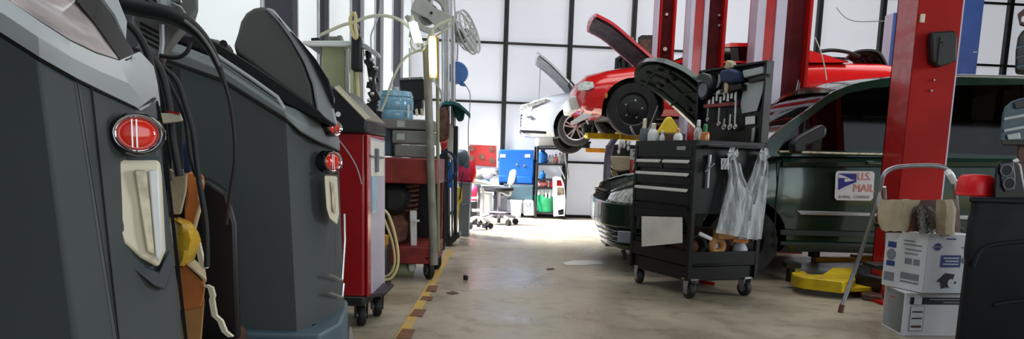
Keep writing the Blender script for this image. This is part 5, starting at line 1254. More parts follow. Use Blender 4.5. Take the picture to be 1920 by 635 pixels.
MB().box(c - ax * .1 + V(-.02, 0, .28), (.12, .2, .45)).build('bracket', 'reel_grey', t)
MB().tube(poly([(762, 30), (772, 50), (770, 70)], 7.0), .02, 8, 4).build('outlet_arm', 'reel_grey', t)
# rack column of shiny tubes
t = thing('pipe_rack', 'tall rack of shiny upright tubes behind the grey pole', 'rack', tuple(PY(842, 450, 8.4)))
for i, x in enumerate((832, 837, 842, 848, 853)):
    MB().cyl(PY(x, 452, 8.4), PY(x - 2, -60 if i != 4 else 30, 8.4), .012 if i % 2 else .016, 10).build('tube', 'alu' if i % 2 == 0 else 'cover_grey', t)
MB().prism(poly([(826, 196), (838, 196), (840, 452), (828, 460)], 8.2), (0, .3, 0)).build('side_panel', 'black', t, bevel=.006)
MB().prism(poly([(852, 236), (858, 236), (856, 440), (850, 446)], 8.3), (0, .12, 0)).build('side_panel', 'black', t, bevel=.004)
MB().prism(poly([(834, 452), (860, 436), (862, 444), (838, 466)], 8.2), (0, .3, 0)).build('foot', 'black', t, bevel=.006)
MB().prism(poly([(839, 224), (850, 240), (849, 300), (838, 290)], 8.25), (0, .04, 0)).build('white_sheet', 'white_paper', t)
MB().prism(poly([(838, 300), (848, 306), (848, 352), (838, 350)], 8.24), (0, .04, 0)).build('blue_sheet', 'blue', t)
t = thing('cable_coil', 'dark blue coil of cable hanging on the tube rack', 'cable coil', tuple(PY(840, 320, 8.1)))
c = PY(838, 312, 8.1); mb = MB(); mb.tube([c + V(math.cos(a * .3) * .10 * (1 + .1 * math.sin(a)), -.02 * math.sin(a * 1.3), math.sin(a * .3) * .16) for a in range(64)], .011, 6); mb.build('coil', 'cloth_blue', t)
tag(MB().tube(poly([(826, 300), (820, 330), (826, 352), (836, 330), (842, 310)], 8.0), .014, 8, 5).build('strap', 'black'), 'black strap looped beside the dark blue cable coil', 'strap')
for i, (x, l, m_, lb) in enumerate([(829, [(824, 352), (826, 400), (826, 470)], 'cover_grey', 'pale grey rod leaning upright beside the thick pole'), (836, [(832, 350), (834, 400), (832, 468)], 'rubber', 'black rod leaning upright beside the rack foot')]):
    tag(MB().tube(poly(l, 7.6), .012, 8).build('rod', m_), lb, 'rod')
t = thing('work_gloves_rack', 'red and black bundle of straps hanging on the rack under the teal cloth', 'strap bundle', tuple(PY(830, 240, 8.0)))
mb = MB().prism(poly([(818, 200), (838, 198), (842, 226), (840, 262), (824, 270), (818, 240)], 8.0), (0, .15, 0)); mb.build('bundle', 'brown', t, bevel=.03)
MB().prism(poly([(824, 266), (838, 262), (838, 276), (828, 284)], 7.95), (0, .1, 0)).build('red_strap', 'red', t, bevel=.02)
# teal cloth over a bracket
rows = []
for i in range(4):
    rows.append([PY(x, y + i * 1.5 + 1.2 * math.sin(j * 1.7), 8.0 + i * .12) for j, (x, y) in enumerate([(822, 196), (836, 188), (850, 190), (862, 195), (874, 204), (882, 212)])])
rest('teal_cloth', 'teal', MB().sheet(rows, (0, 0, -.03)), 'teal cloth draped over a bracket below the blue reel', 'cloth')
mb = MB().prism(poly([(846, 196), (864, 196), (872, 206), (868, 226), (858, 228), (852, 214)], 8.3), (0, .1, 0)); rest('bracket', 'teal', mb, 'dark teal metal bracket under the draped cloth', 'bracket', bevel=.02)
# blue cord reel
t = thing('cord_reel', 'round blue cord reel hanging in front of the white back wall', 'cord reel', tuple(PY(857, 137, 9.0)))
c = PY(857, 137, 9.0); MB().lathe([(.02, .06), (.11, .055), (.128, .03), (.128, -.03), (.11, -.055), (.02, -.06)], c, (.3, -.95, 0), 30).build('housing', 'blue_reel', t)
MB().prism(poly([(858, 150), (872, 156), (874, 162), (862, 160)], 8.98), (0, .06, 0)).build('outlet', 'blue_reel', t, bevel=.01)
MB().tube([PY(857, 118, 9.0), V(c.x, c.y, c.z + .3), V(c.x - .1, c.y, c.z + 1.3)], .01).build('hanger', 'cover_grey', t)
MB().tube(poly([(873, 160), (881, 175), (881, 200), (878, 240), (879, 300)], 9.0), .005, 6, 4).build('cord', 'grey_machine', t)
# fan
t = thing('cage_fan', 'grey caged fan seen from its edge above the blue reel', 'fan', tuple(PY(872, 65, 8.6)))
c = PY(874, 62, 8.6); ax = V(.90, -.30, .34).normalized(); a_ = ax.cross(V(0, 0, 1)).normalized(); b_ = a_.cross(ax)
n = 36; Rf = .24
def ringf(r_, h): return [c + ax * h + (a_ * math.cos(2 * PI * k / n) + b_ * math.sin(2 * PI * k / n)) * r_ for k in range(n)]
cg = MB()
for r_, h in ((Rf, .0), (Rf, .05), (Rf * .7, .07), (Rf * .4, .085), (Rf * .7, -.07), (Rf * .4, -.08)): cg.tube(ringf(r_, h), .006 if r_ < Rf else .011, 6, closed=True)
for k in range(0, n, 2):
    d = a_ * math.cos(2 * PI * k / n) + b_ * math.sin(2 * PI * k / n)
    cg.tube([c + d * Rf + ax * .05, c + d * Rf * .7 + ax * .07, c + d * Rf * .2 + ax * .09], .003, 5); cg.tube([c + d * Rf, c + d * Rf * .7 - ax * .07, c + d * Rf * .2 - ax * .085], .003, 5)
cg.build('cage', 'reel_grey', t)
bl = MB()
for k in range(4):
    d = a_ * math.cos(k * PI / 2) + b_ * math.sin(k * PI / 2); e = ax.cross(d)
    bl.sheet([[c + d * Rf * .15 - e * .03, c + d * Rf * .55 - e * .1 + ax * .0, c + d * Rf * .9 - e * .07], [c + d * Rf * .15 + e * .03 + ax * .03, c + d * Rf * .55 + e * .07 + ax * .05, c + d * Rf * .9 + e * .09 + ax * .04]], ax * .003)
bl.build('blade', 'cover_grey', t); MB().lathe([(.05, -.16), (.06, -.14), (.06, -.03), (.04, .03)], c, ax, 18).build('motor', 'grey_machine', t)
MB().tube([c - ax * .12, PY(852, 60, 8.7), PY(850, 44, 8.75)], .022, 10).build('arm', 'black', t)
MB().prism(poly([(846, 44), (858, 46), (862, 74), (850, 80)], 8.8), (0, .05, 0)).build('wall_plate', 'black', t, bevel=.01)

# ================================================================== BACK OF THE SHOP
def bprism(pts, off, d): # plate parallel to the back wall, d toward the viewer from the offset
    return MB().prism([PB(x, y, off) for x, y in pts], BN * d)
t = thing('red_wall_panel', 'red metal panel with round fittings fixed to the back wall', 'panel', tuple(PB(905, 290, .06)))  # a flat panel on the back wall, not a tray
bprism([(880, 271), (932, 273), (932, 313), (880, 309)], .05, .06).build('plate', 'red_deep' if False else 'red', t, bevel=.01)
for (x, y) in [(884, 277), (922, 279), (903, 293), (922, 300), (884, 296)]:
    c = PB(x, y, .11); MB().lathe([(.03, 0), (.05, .008), (.05, .02), (.02, .022)], c, BN, 16).build('fitting', 'rust', t)
MB().prism([PB(931, 273, .1), PB(934, 273, .1), PB(934, 314, .1), PB(931, 314, .1)], BN * .02).build('edge', 'white_plastic', t)
t = thing('blue_wall_panel', 'large blue plastic panel with two white tags against the back wall', 'panel', tuple(PB(968, 312, .06)))  # a plastic panel against the wall, not a tray
bprism([(936, 280), (1000, 281), (1000, 320), (999, 346), (935, 343), (935, 320)], .10, .10).build('shell', 'blue', t, bevel=.02, seg=3)
bprism([(936, 328), (966, 330), (966, 342), (936, 341)], .2, .03).build('pocket', 'blue', t, bevel=.01); bprism([(970, 330), (998, 331), (998, 344), (970, 343)], .2, .03).build('pocket', 'blue', t, bevel=.01)
for x in (938, 984): bprism([(x, 289), (x + 10, 289), (x + 10, 295), (x, 295)], .2, .008).build('tag_label', 'white_plastic', t)
for (x, y) in [(969, 308), (983, 310)]: MB().cyl(PB(x, y, .2), PB(x, y, .215), .02).build('latch', 'steel', t)
t = MB(); 
# shelf rack
ra = PB(1004, 405, .5); rb = PB(1058, 405, .5)
rack = thing('shelf_rack', 'black metal shelf rack with bottles against the back wall', 'shelf', tuple((ra + rb) / 2 + BN * 0))
dep = .40
def rp(s, dd, z): return ra + (rb - ra) * s - BN * dd * dep + V(0, 0, z - ra.z)
zs_ = [PB(1030, y, .5).z for y in (277, 307, 336, 352, 398)]
mb = MB()
for s in (0, 1):
    for dd in (0, 1): p = rp(s, dd, 0); mb.box((p.x, p.y, (zs_[0] + .02) / 2), (.035, .035, zs_[0] + .02), rz=BA)
mb.build('upright', 'black_steel', rack)
for z in (zs_[0], zs_[1], zs_[2] , zs_[3], zs_[4]):
    MB().prism([rp(0, 0, z), rp(1, 0, z), rp(1, 1, z), rp(0, 1, z)], (0, 0, -.03)).build('shelf', 'black_steel', rack, bevel=.003)
MB().tube([rp(.9, .0, zs_[0]), rp(1.08, 0, zs_[2])], .02).tube([rp(.75, 0, zs_[1] - .03), rp(.98, 0, zs_[2])], .012).build('brace', 'cover_grey', rack)
def shb(name, lb, s, z, r_, h, m, mc, group=None, dd=.3):
    p = rp(s, dd, z); th = thing(name, lb, 'bottle', tuple(p), group)
    MB().lathe([(r_ * .9, 0), (r_, .01), (r_, h * .6), (r_ * .4, h * .8), (r_ * .35, h * .85)], p, n=16).build('body', m, th); MB().lathe([(r_ * .45, h * .84), (r_ * .45, h), (.005, h)], p, n=12).build('cap', mc, th)
g_ = 'bottles on the top of the shelf rack'
shb('bottle', 'large cyan blue jug on the second level of the shelf rack', .2, zs_[1], .085, .25, 'blue_light' if 'blue_light' in M else 'blue', 'blue', g_)
for i, (s, r_, h, m_, mc, lb) in enumerate([(.45, .03, .14, 'white_plastic', 'blue', 'small white bottle beside the blue jug on the shelf rack'), (.55, .03, .15, 'white_plastic', 'white_plastic', 'second small white bottle beside the blue jug on the shelf rack'), (.66, .035, .16, 'sign_red', 'blue', 'pink bottle with a blue cap on the shelf rack'), (.8, .035, .18, 'white_plastic', 'pink', 'white bottle with a pink cap on the shelf rack'), (.92, .04, .22, 'cover_grey', 'cover_grey', 'pale grey tall bottle at the end of the shelf rack')]):
    shb('bottle', lb, s, zs_[1], r_, h, m_, mc, g_)
shb('bottle', 'small blue bottle on the third level of the shelf rack', .22, zs_[2], .05, .14, 'blue', 'blue', None)
rest('red_box', 'red_bright', MB().prism([rp(.5, .1, zs_[3]), rp(.98, .1, zs_[3]), rp(.98, .7, zs_[3]), rp(.5, .7, zs_[3])], (0, 0, .13)), 'bright red box low on the shelf rack', 'box', bevel=.01)
mb = MB(); p = rp(.25, .3, zs_[3] + .055); mb.ball(p, (.09, .07, .06), 12, 8, .06); rest('pink_cloth', 'sign_red', mb, 'pale pink cloth bundle beside the red box on the shelf rack', 'cloth')
rk = thing('green_basket', 'green plastic basket with a wavy rim at the foot of the shelf rack', 'basket', tuple(rp(.5, .2, .0)))
c = rp(.42, .35, zs_[4]); mb = MB(); n = 28; rgs = []
for r_, h, wv in ((.15, 0, 0), (.17, .12, 0), (.21, .18, 0), (.22, .26, .03), (.19, .25, .03), (.17, .15, 0), (.13, .02, 0)):
    rgs.append([c + V(math.cos(2 * PI * k / n) * r_, math.sin(2 * PI * k / n) * r_ * .8, h + wv * math.sin(k * 2 * PI * 5 / n)) for k in range(n)])
mb.loft(rgs); mb.build('basket_body', 'green', rk)
mb = MB()
for k in range(6): a = c + V(-.15 + k * .06, -.1, .2); mb.prism([a - V(.02, 0, 0), a + V(.02, 0, 0), a + V(.015, 0, .14 + .03 * (k % 2)), a + V(-.015, 0, .14 + .03 * (k % 2))], (0, .01, 0))
rest('plastic_wrap', 'white_plastic', mb, 'white packets standing in the green basket', 'packet')
# leaning pale frame
t = thing('car_trim_panel', 'pale plastic frame leaning at the side of the shelf rack', 'car part', tuple(PB(1047, 405, .62)))
oo = [PB(x, y, .6) for x, y in [(1036, 333), (1042, 330), (1052, 332), (1057, 345), (1060, 375), (1058, 404), (1038, 405), (1037, 370)]]
mb = MB().prism(oo, BN * .03); o = mb.build('frame', 'white_plastic', t)
cut(o, [MB().prism([PB(x, y, .5) for x, y in w_], BN * .3) for w_ in ([(1042, 337), (1050, 337), (1053, 348), (1042, 348)], [(1043, 350), (1055, 351), (1056, 364), (1043, 366)], [(1044, 392), (1055, 390), (1055, 401), (1045, 402)])], 'grey_machine')
bprism([(1043, 350), (1055, 351), (1057, 392), (1044, 394)], .55, .03).build('insert', 'kraft', t)
rest('foam_cluster', 'white_plastic', bprism([(1002, 268), (1006, 254), (1018, 250), (1030, 252), (1042, 260), (1048, 272), (1040, 276), (1004, 276)], .2, .25), 'white rounded packages piled on top of the shelf rack', 'package', bevel=.04)
# pails and bins along the wall
def pail(name, lb, x0, x1, y0, y1, off, m, taper=.88, catg='pail', handle=True, group=None):
    a = PB((x0 + x1) / 2, y1, off); t_ = PB((x0 + x1) / 2, y0, off); r_ = (PB(x1, y1, off) - PB(x0, y1, off)).length / 2; z0 = 0.0
    a = V(a.x, a.y, z0); h = max(.1, t_.z)
    th = thing(name, lb, catg, tuple(a), group)
    MB().lathe([(r_ * taper, 0), (r_ * .97, h * .85), (r_ * 1.05, h * .86), (r_ * 1.05, h * .93), (r_, h), (r_ * .9, h * .96), (r_ * .8, h * .1)], a, n=26).build('body', m, th)
    return th, a, r_, h
pail('pail', 'white plastic pail against the back wall under the blue panel', 956, 978, 374, 402, .35, 'white_plastic', group='white containers by the back wall')
t = thing('jerry_can', 'squared white canister beside the green basket', 'canister', tuple(PB(988, 402, .3)), 'white containers by the back wall')
bprism([(980, 376), (984, 373), (998, 374), (1000, 402), (980, 402)], .2, .25).build('body', 'white_plastic', t, bevel=.02); MB().tube([PB(984, 380, .46), PB(990, 388, .47), PB(994, 380, .46)], .01).build('emblem_mark', 'grey_plastic', t)
pail('bin', 'dark blue grey bin behind the office chair', 924, 950, 366, 403, .35, 'grey_plastic', catg='bin')
pail('pail', 'bright white bucket partly behind the chairs', 898, 922, 362, 402, .5, 'white_plastic', group='white containers by the back wall')
bprism([(936, 345), (1002, 347), (1002, 376), (936, 374)], .08, .12).build('x', 'black') if False else rest('dark_crate', 'case_blue_grey', bprism([(940, 346), (998, 348), (998, 374), (940, 372)], .12, .2), 'dark crate stuffed under the blue panel', 'crate', bevel=.02)
random.seed(11)
for i, (x, y, r_, m_, lb) in enumerate([(893, 330, .16, 'grey_machine', 'grey engine part lying under the red panel'), (912, 326, .14, 'lavender_steel', 'shiny metal engine part under the red panel'), (925, 322, .10, 'steel', 'small steel part at the end of the bench under the red panel'), (905, 342, .14, 'jug', 'pale blue bundle on the bench under the red panel')]):
    p = PB(x, y, .4); rest('engine_part', m_, MB().ball(p, (r_, r_ * .8, r_ * .7), 12, 8, .10), lb, 'car part', 'parts on the bench under the red panel')
bt = thing('work_bench', 'low grey bench under the red panel holding metal parts', 'bench', tuple(PB(905, 402, .4)))
p0 = PB(884, 352, .65); p1 = PB(932, 353, .65)
MB().prism([p0, p1, p1 - BN * .5, p0 - BN * .5], (0, 0, -.04)).build('top', 'grey_machine', bt)
for p in (p0, p1, p0 - BN * .5, p1 - BN * .5): MB().box((p.x, p.y, p0.z / 2 - .02), (.04, .04, p0.z - .04)).build('leg', 'black_steel', bt)
# two white stools / chairs
def office_base(c, r_, parent, m='white_plastic', n=5, cs=.045):
    for k in range(n):
        an = 2 * PI * k / n + .3; d = V(math.cos(an), math.sin(an), 0)
        MB().tube([c + V(0, 0, .16), c + d * r_ * .5 + V(0, 0, .14), c + d * r_ + V(0, 0, cs * 2 + .01)], .018, 8, 3).build('base_leg', m, parent)
        w = c + d * r_; MB().lathe([(.01, -.025), (cs, -.025), (cs, .025), (.01, .025)], w + V(0, 0, cs), d.cross(V(0, 0, 1)), 16).build('caster', 'rubber', parent)
t = thing('office_chair', 'black seated swivel chair with a white back in front of the blue panel', 'chair', tuple(PZ(937, 422, 0)))
c = PZ(934, 420, 0); Yh = c.y
MB().tube([c + V(0, 0, .1), c + V(0, 0, PY(934, 355, Yh).z)], .025, 12).build('column', 'lavender_steel', t)
office_base(c, .27, t, 'lavender_steel')
MB().lathe([(.16, 0), (.17, .012), (.16, .024), (.15, .024), (.15, 0)], V(c.x, c.y, PY(934, 398, Yh).z), n=26).build('foot_ring', 'lavender_steel', t)
zs0 = PY(934, 356, Yh).z; MB().lathe([(.22, 0), (.24, .02), (.235, .06), (.15, .075), (.01, .08)], V(c.x - .02, c.y, zs0 - .02), n=30).build('seat', 'black', t)
MB().lathe([(.17, .0), (.175, .01), (.1, .016), (.01, .016)], V(c.x - .1, c.y, zs0 + .055), n=24).build('seat_cushion', 'white_plastic', t)
MB().prism([PY(x, y, Yh - .14) for x, y in [(951, 346), (956, 322), (962, 317), (969, 320), (964, 342), (958, 347)]], (0, .34, 0)).build('backrest', 'white_plastic', t, bevel=.03, seg=3)
MB().tube([PY(957, 344, Yh), PY(957, 360, Yh), PY(953, 366, Yh), V(c.x, c.y, zs0 - .01)], .018, 8, 3).build('back_support', 'white_plastic', t)
t = thing('mechanic_stool', 'white rolling stool with a flat seat and foot bar beside the grey bin', 'stool', tuple(PZ(895, 428, 0)))
c = PZ(896, 428, 0); Yh = c.y
zz0 = PY(896, 342, Yh).z; MB().prism([PY(x, y, Yh - .15) for x, y in [(880, 339), (890, 337), (912, 341), (926, 345), (924, 348), (884, 344)]], (0, .35, 0)).build('seat', 'white_plastic', t, bevel=.012)
MB().tube(poly([(896, 408), (897, 400), (897, 362), (901, 353), (906, 358), (906, 400)], Yh), .016, 8, 3).build('frame', 'white_plastic', t)
MB().tube([c + V(0, 0, .15), V(c.x, c.y, zz0)], .02).build('column', 'alu', t)
MB().tube(poly([(882, 371), (896, 371)], Yh - .05), .014).tube(poly([(885, 394), (900, 394)], Yh - .05), .02).build('foot_bar', 'white_plastic', t)
office_base(c, .18, t, 'white_plastic', cs=.04)
rest('tool_tray', 'white_paper', MB().prism([PZ(x, y, .0) for x, y in [(884, 432), (910, 432), (912, 428), (888, 428)]], (0, 0, .02)), 'flat white tray on the floor under the rolling stool', 'tray')
# standing ring on the bench
tag(MB().tube([PB(928 + math.cos(a * .52) * 4, 328 + math.sin(a * .52) * 5, .55) for a in range(12)], .012, 6, closed=True).build('steel_ring', 'alu'), 'upright steel ring above the seat of the office chair', 'ring')
# grey bin + yellow sign + bags
def upbin(name, lb, x0, x1, y0, y1, m, Y, catg):
    a = PY(x0, y1, Y); b = PY(x1, y0, Y); xm = (a.x + b.x) / 2; w = (b.x - a.x); z1 = b.z
    th = thing(name, lb, catg, (xm, Y + .2, 0))
    MB().loft([[V(xm + sx * w / 2 * k_, Y + .2 + sy * .18 * k_, z) for sx, sy in ((-1, -1), (1, -1), (1, 1), (-1, 1))] for k_, z in ((.8, 0), (1, z1 * .97), (1.06, z1 * .97), (1.06, z1), (.94, z1), (.9, z1 * .9))]).build('body', m, th, bevel=.01)
    MB().tube([V(xm - w * .52, Y + .02, z1 * .62), V(xm, Y - .01, z1 * .58), V(xm + w * .52, Y + .02, z1 * .62)], .01).build('seam_ring', m, th)
    return th
upbin('trash_bin', 'tall grey bin standing by the tube rack', 857, 882, 342, 443, 'grey_plastic', PZ(868, 443, 0).y, 'bin')
t = thing('wet_floor_sign', 'yellow folding board leaning beside the tall grey bin', 'sign', tuple(PZ(856, 446, 0)))
Yf = PZ(856, 443, 0).y - .15
MB().prism(poly([(850, 444), (853, 352), (866, 350), (866, 376), (861, 382), (857, 440)], Yf), (0, .04, 0)).build('board', 'yellow', t, bevel=.006)
MB().tube(poly([(868, 322), (865, 350), (862, 374)], Yf - .02), .009).build('handle', 'black', t)
mb = MB(); p = PY(872, 322, 9.55); mb.ball(p, (.12, .1, .17), 14, 9, .07); rest('pink_rags', 'pink', mb, 'bright pink rags heaped over the tall grey bin', 'rag')
mb = MB(); p = PY(884, 322, 9.55); mb.ball(p, (.06, .08, .14), 12, 8, .08); rest('red_rag', 'red_bright', mb, 'red rag hanging at the side of the pink rags', 'rag')
mb = MB(); p = PY(866, 296, 9.5); mb.ball(p, (.09, .08, .11), 12, 8, .1); mb.ball(p + V(.05, 0, -.1), (.05, .05, .1), 10, 6, .1); rest('dark_glove', 'case_blue_grey', mb, 'grey work glove lying on top of the pink rags', 'glove')
mb = MB().prism(poly([(882, 376), (898, 376), (898, 424), (880, 424)], 11.0), (0, .3, 0)); rest('dark_cabinet', 'black', mb, 'low dark box on the floor beside the tall grey bin', 'box', bevel=.02)
mb = MB(); 
for (x, y) in [(888, 358), (889, 376), (888, 392)]: mb.ball(PY(x, y, 11.1), (.07, .06, .09), 10, 7, .08)
rest('red_bag', 'pink', mb, 'reddish bag stacked on the low dark box', 'bag')

# ================================================================== RIGHT FOREGROUND
# step ladder
t = thing('step_ladder', 'folding step ladder with a curved tube handle in front of the nearest red post', 'ladder', tuple(PZ(1600, 600, 0)))
fz = PZ(1576, 580, .02); Yl = fz.y
zt2 = PY(1664, 330, 4.75).z
hl = [V(fz.x, fz.y, .02), PY(1612, 478, 5.15), PY(1648, 362, 4.85), PY(1654, 335, 4.8), PY(1664, 320, 4.8), PY(1690, 312, 4.8), PY(1740, 310, 4.8), PY(1768, 313, 4.8), PY(1784, 326, 4.8), PY(1789, 345, 4.82), PY(1796, 420, 5.02), PY(1800, 560, 5.15)]
hl[-1].z = .03; hl = [hl[0]] + [hl[1]] + hl[2:]
MB().tube(hl, .0145, 12, 4).build('tube_frame', 'steel', t)
MB().tube([hl[0] - V(0, 0, .02), hl[0] + (hl[1] - hl[0]) * .09], .019, 10).build('rubber_foot', 'brown', t)
MB().tube([hl[-1] - V(0, 0, .03), hl[-1] + V(0, 0, .05)], .019, 10).build('rubber_foot', 'rubber', t)
MB().tube([PY(1658, 350, 4.82), PY(1662, 420, 4.9), V(PY(1668, 560, 5.0).x, 5.0, .02)], .012, 10).build('front_rail', 'steel', t)
MB().tube([PY(1778, 322, 4.75), PY(1782, 330, 4.7), PY(1790, 342, 4.68)], .02, 8).build('grip_end', 'white_plastic', t)
MB().box(((hl[1].x + hl[-2].x) / 2, 4.98, .62), (.5, .2, .03)).build('step', 'black', t, bevel=.006)
MB().box(((hl[1].x + hl[-2].x) / 2, 5.08, .34), (.5, .2, .03)).build('step', 'black', t, bevel=.006)
# boxes
YX = 4.42
def carton(name, lb, x0, xm, x1, y0, y1, zb_, zt_, m1_, m2_, Yf, ds):
    """carton turned so the left side recedes: corner at xm nearest"""
    a = PY(x0, y1, Yf + ds); b = PY(xm, y1, Yf); c = PY(x1, y1, Yf + .06)
    e1 = (V(a.x, a.y, 0) - V(b.x, b.y, 0)); e2 = (V(c.x, c.y, 0) - V(b.x, b.y, 0)); B_ = V(b.x, b.y, zb_)
    th = thing(name, lb, 'box', (b.x + .1, b.y + .1, zb_), 'white cartons by the ladder')
    body = MB().prism([B_, B_ + e2, B_ + e2 + e1, B_ + e1], (0, 0, zt_ - zb_)).build('carton_body', m2_, th, bevel=.003)
    return th, B_, e1, e2, body
def patch(B_, e, n, s0, s1, h0, h1, H, name, m, parent, th_=.002):
    a = B_ + e * s0 + V(0, 0, H * h0); b = B_ + e * s1 + V(0, 0, H * h0)
    return MB().prism([a, b, b + V(0, 0, H * (h1 - h0)), a + V(0, 0, H * (h1 - h0))], n * th_).build(name, m, parent)
zb1 = 0.0; H1 = PY(1700, 545, YX).z
zl = PY(1740, 550, YX).z
th, B_, e1, e2, bo = carton('carton', 'white carton with a black stripe, lowest of the two stacked boxes', 1650, 1690, 1808, 0, 627, 0, zl, 'box_white', 'box_white', YX, .32)
n2 = V(e2.y, -e2.x, 0).normalized(); n1 = V(-e1.y, e1.x, 0).normalized()
if n1.y > 0: n1 = -n1
H = zl
patch(B_, e1, n1, .04, .97, .05, .97, H, 'printed_side', 'box_print_green', bo)
patch(B_, e1, n1 , .35, .75, .72, .86, H, 'label_patch', 'box_white', bo, .004); patch(B_, e1, n1, .4, .7, .75, .82, H, 'label_patch', 'sign_red', bo, .005)
patch(B_, e2, n2, .08, .97, .74, .9, H, 'black_stripe', 'box_black', bo); patch(B_, e2, n2, .14, .26, .74, .92, H, 'drawn_bottle', 'box_white', bo, .004)
patch(B_, e2, n2, .10, .32, .12, .7, H, 'bottle_drawing', 'box_grey', bo, .0015); patch(B_, e2, n2, .11, .31, .13, .69, H, 'bottle_drawing', 'box_white', bo, .0025)
for (h0, h1, m_) in ((.2, .25, 'brown'), (.4, .43, 'box_black'), (.55, .58, 'box_black')): patch(B_, e2, n2, .13, .29, h0, h1, H, 'print_line', m_, bo, .0035)
patch(B_, e2, n2, .6, .93, .77, .80, H, 'print_line', 'box_grey', bo, .0035); patch(B_, e2, n2, .38, .93, .84, .87, H, 'print_line', 'box_grey', bo, .0035)
zu = PY(1724, 437, YX).z
th, B_, e1, e2, bo = carton('carton', 'white carton with blue badges and a cup picture, on top of the striped carton', 1645, 1724, 1809, 0, 600, zl + .004, zu, 'box_white', 'box_white', YX - .02, .30)
n2 = V(e2.y, -e2.x, 0).normalized(); n1 = V(-e1.y, e1.x, 0).normalized()
if n1.y > 0: n1 = -n1
H = zu - zl
def oval(B_, e, n, s, h, rs, rh, name, m, th_=.003):
    c = B_ + e * s + V(0, 0, H * h); L_ = e.length
    return MB().prism([c + e.normalized() * math.cos(2 * PI * k / 20) * rs + V(0, 0, math.sin(2 * PI * k / 20) * rh) for k in range(20)], n * th_).build(name, m, bo)
patch(B_, e1, n1, .72, .92, .68, .78, H, 'blue_badge', 'box_blue', bo); patch(B_, e1, n1, .72, .92, .36, .45, H, 'blue_badge', 'box_blue', bo); oval(B_, e1, n1, .82, .56, .035, .035, 'emblem', 'box_grey')
for (s0, s1, h0, h1) in ((.3, .55, .82, .84), (.12, .55, .76, .78), (.12, .5, .68, .70), (.2, .5, .61, .63), (.32, .48, .44, .54), (.14, .28, .44, .54), (.12, .55, .12, .15), (.12, .55, .18, .29), (.7, .95, .1, .25)): patch(B_, e1, n1, s0, s1, h0, h1, H, 'print_line', 'box_grey', bo)
oval(B_, e2, n2, .22, .78, .022, .022, 'round_badge', 'box_blue'); patch(B_, e2, n2, .13, .32, .765, .79, H, 'print_line', 'box_grey', bo, .004)
patch(B_, e2, n2, .32, .75, .44, .64, H, 'blue_panel', 'box_blue', bo)
for i in range(3): patch(B_, e2, n2, .36 + .05 * (i % 2), .70, .48 + i * .05, .5 + i * .05, H, 'print_line', 'box_white', bo, .0035)
oval(B_, e2, n2, .84, .56, .018, .018, 'round_badge', 'box_grey')
patch(B_, e2, n2, .4, .6, .9, .92, H, 'print_line', 'box_blue', bo); patch(B_, e2, n2, .75, .95, .76, .78, H, 'print_line', 'box_grey', bo)
c = B_ + e2 * .5 + V(0, 0, H * .2)
MB().prism([c + e2 * a + V(0, 0, H * b) for a, b in [(-.22, .0), (-.05, .14), (.15, .12), (.12, .02), (.22, -.02), (.08, -.08), (-.1, -.12), (-.14, .0)]], n2 * .003).build('drawn_cup', 'box_black', bo)
oval(B_, e2, n2, .58, .17, .022, .026, 'drawn_cup', 'box_white', .005)
# paper bag with foil on top
t = thing('paper_bag', 'torn kraft paper bag with silver foil inside, on the top white carton', 'bag', tuple(PY(1720, 437, 4.5)))
def crinkle(pts_rows, Y, seed, m, name, th=(0, .01, 0)):
    random.seed(seed); rows = []
    for (y, xl_, xr_) in pts_rows:
        rows.append([PY(xl_ + (xr_ - xl_) * s / 6, y + random.uniform(-1.5, 1.5), Y - .05 * math.sin(PI * s / 6) + random.uniform(-.012, .012)) for s in range(7)])
    return MB().sheet(rows, th).build(name, m, t, angle=60)
crinkle([(374, 1652, 1726), (388, 1648, 1722), (402, 1646, 1712), (418, 1648, 1708), (433, 1654, 1700)], 4.42, 1, 'kraft', 'bag_front')
crinkle([(374, 1757, 1786), (392, 1757, 1793), (408, 1756, 1792), (424, 1755, 1790), (439, 1757, 1790)], 4.42, 2, 'kraft', 'bag_side')
crinkle([(386, 1714, 1745), (398, 1712, 1756), (412, 1714, 1757), (424, 1718, 1756), (437, 1726, 1752)], 4.44, 3, 'foil', 'foil')
crinkle([(374, 1655, 1795), (400, 1655, 1800), (436, 1660, 1800)], 4.62, 4, 'brown', 'bag_back')
crinkle([(398, 1700, 1722), (412, 1700, 1722), (434, 1696, 1728)], 4.47, 5, 'rust', 'bag_inside')
rest('plastic_scrap', 'film', MB().prism(poly([(1648, 366), (1652, 360), (1655, 380), (1658, 392), (1650, 400), (1646, 384)], 4.55), (0, .02, 0)), 'scrap of clear plastic clinging to the ladder tube beside the paper bag', 'plastic scrap')
# black tote at the right edge
t = thing('storage_tote', 'large black plastic tote filling the lower corner beside the white cartons', 'tote', tuple(V(PY(1870, 500, 3.7).x, 3.9, 0)))
x0 = PY(1808, 500, 3.78).x; x1 = x0 + .55; zt5 = PY(1860, 378, 3.7).z
rgs = []
for k_, z in ((.97, .0), (1.0, .02), (1.0, zt5 * .62), (1.03, zt5 * .66), (1.03, zt5 * .88), (1.0, zt5 * .9), (1.0, zt5)):
    cx_, cy_ = (x0 + x1) / 2, 3.97; w, d = (x1 - x0) / 2 * k_, .19 * k_; r_ = .05
    rgs.append([V(cx_ + sx * (w - r_) + r_ * math.cos(a), cy_ + sy * (d - r_) + r_ * math.sin(a), z) for sx, sy, a0 in ((1, 1, 0), (-1, 1, PI / 2), (-1, -1, PI), (1, -1, 1.5 * PI)) for a in (a0, a0 + PI / 4, a0 + PI / 2)])
rgs = [[V(p.x + (p.y - 3.78) * p.x / 3.97 * 1.03 + .0, p.y, p.z) for p in r] for r in rgs]
MB().loft(rgs).build('body', 'tote', t)
MB().tube(poly([(1824, 500), (1834, 474), (1850, 462), (1880, 456), (1925, 452)], 3.775), .012, 8, 4).build('moulded_rib', 'tote', t)
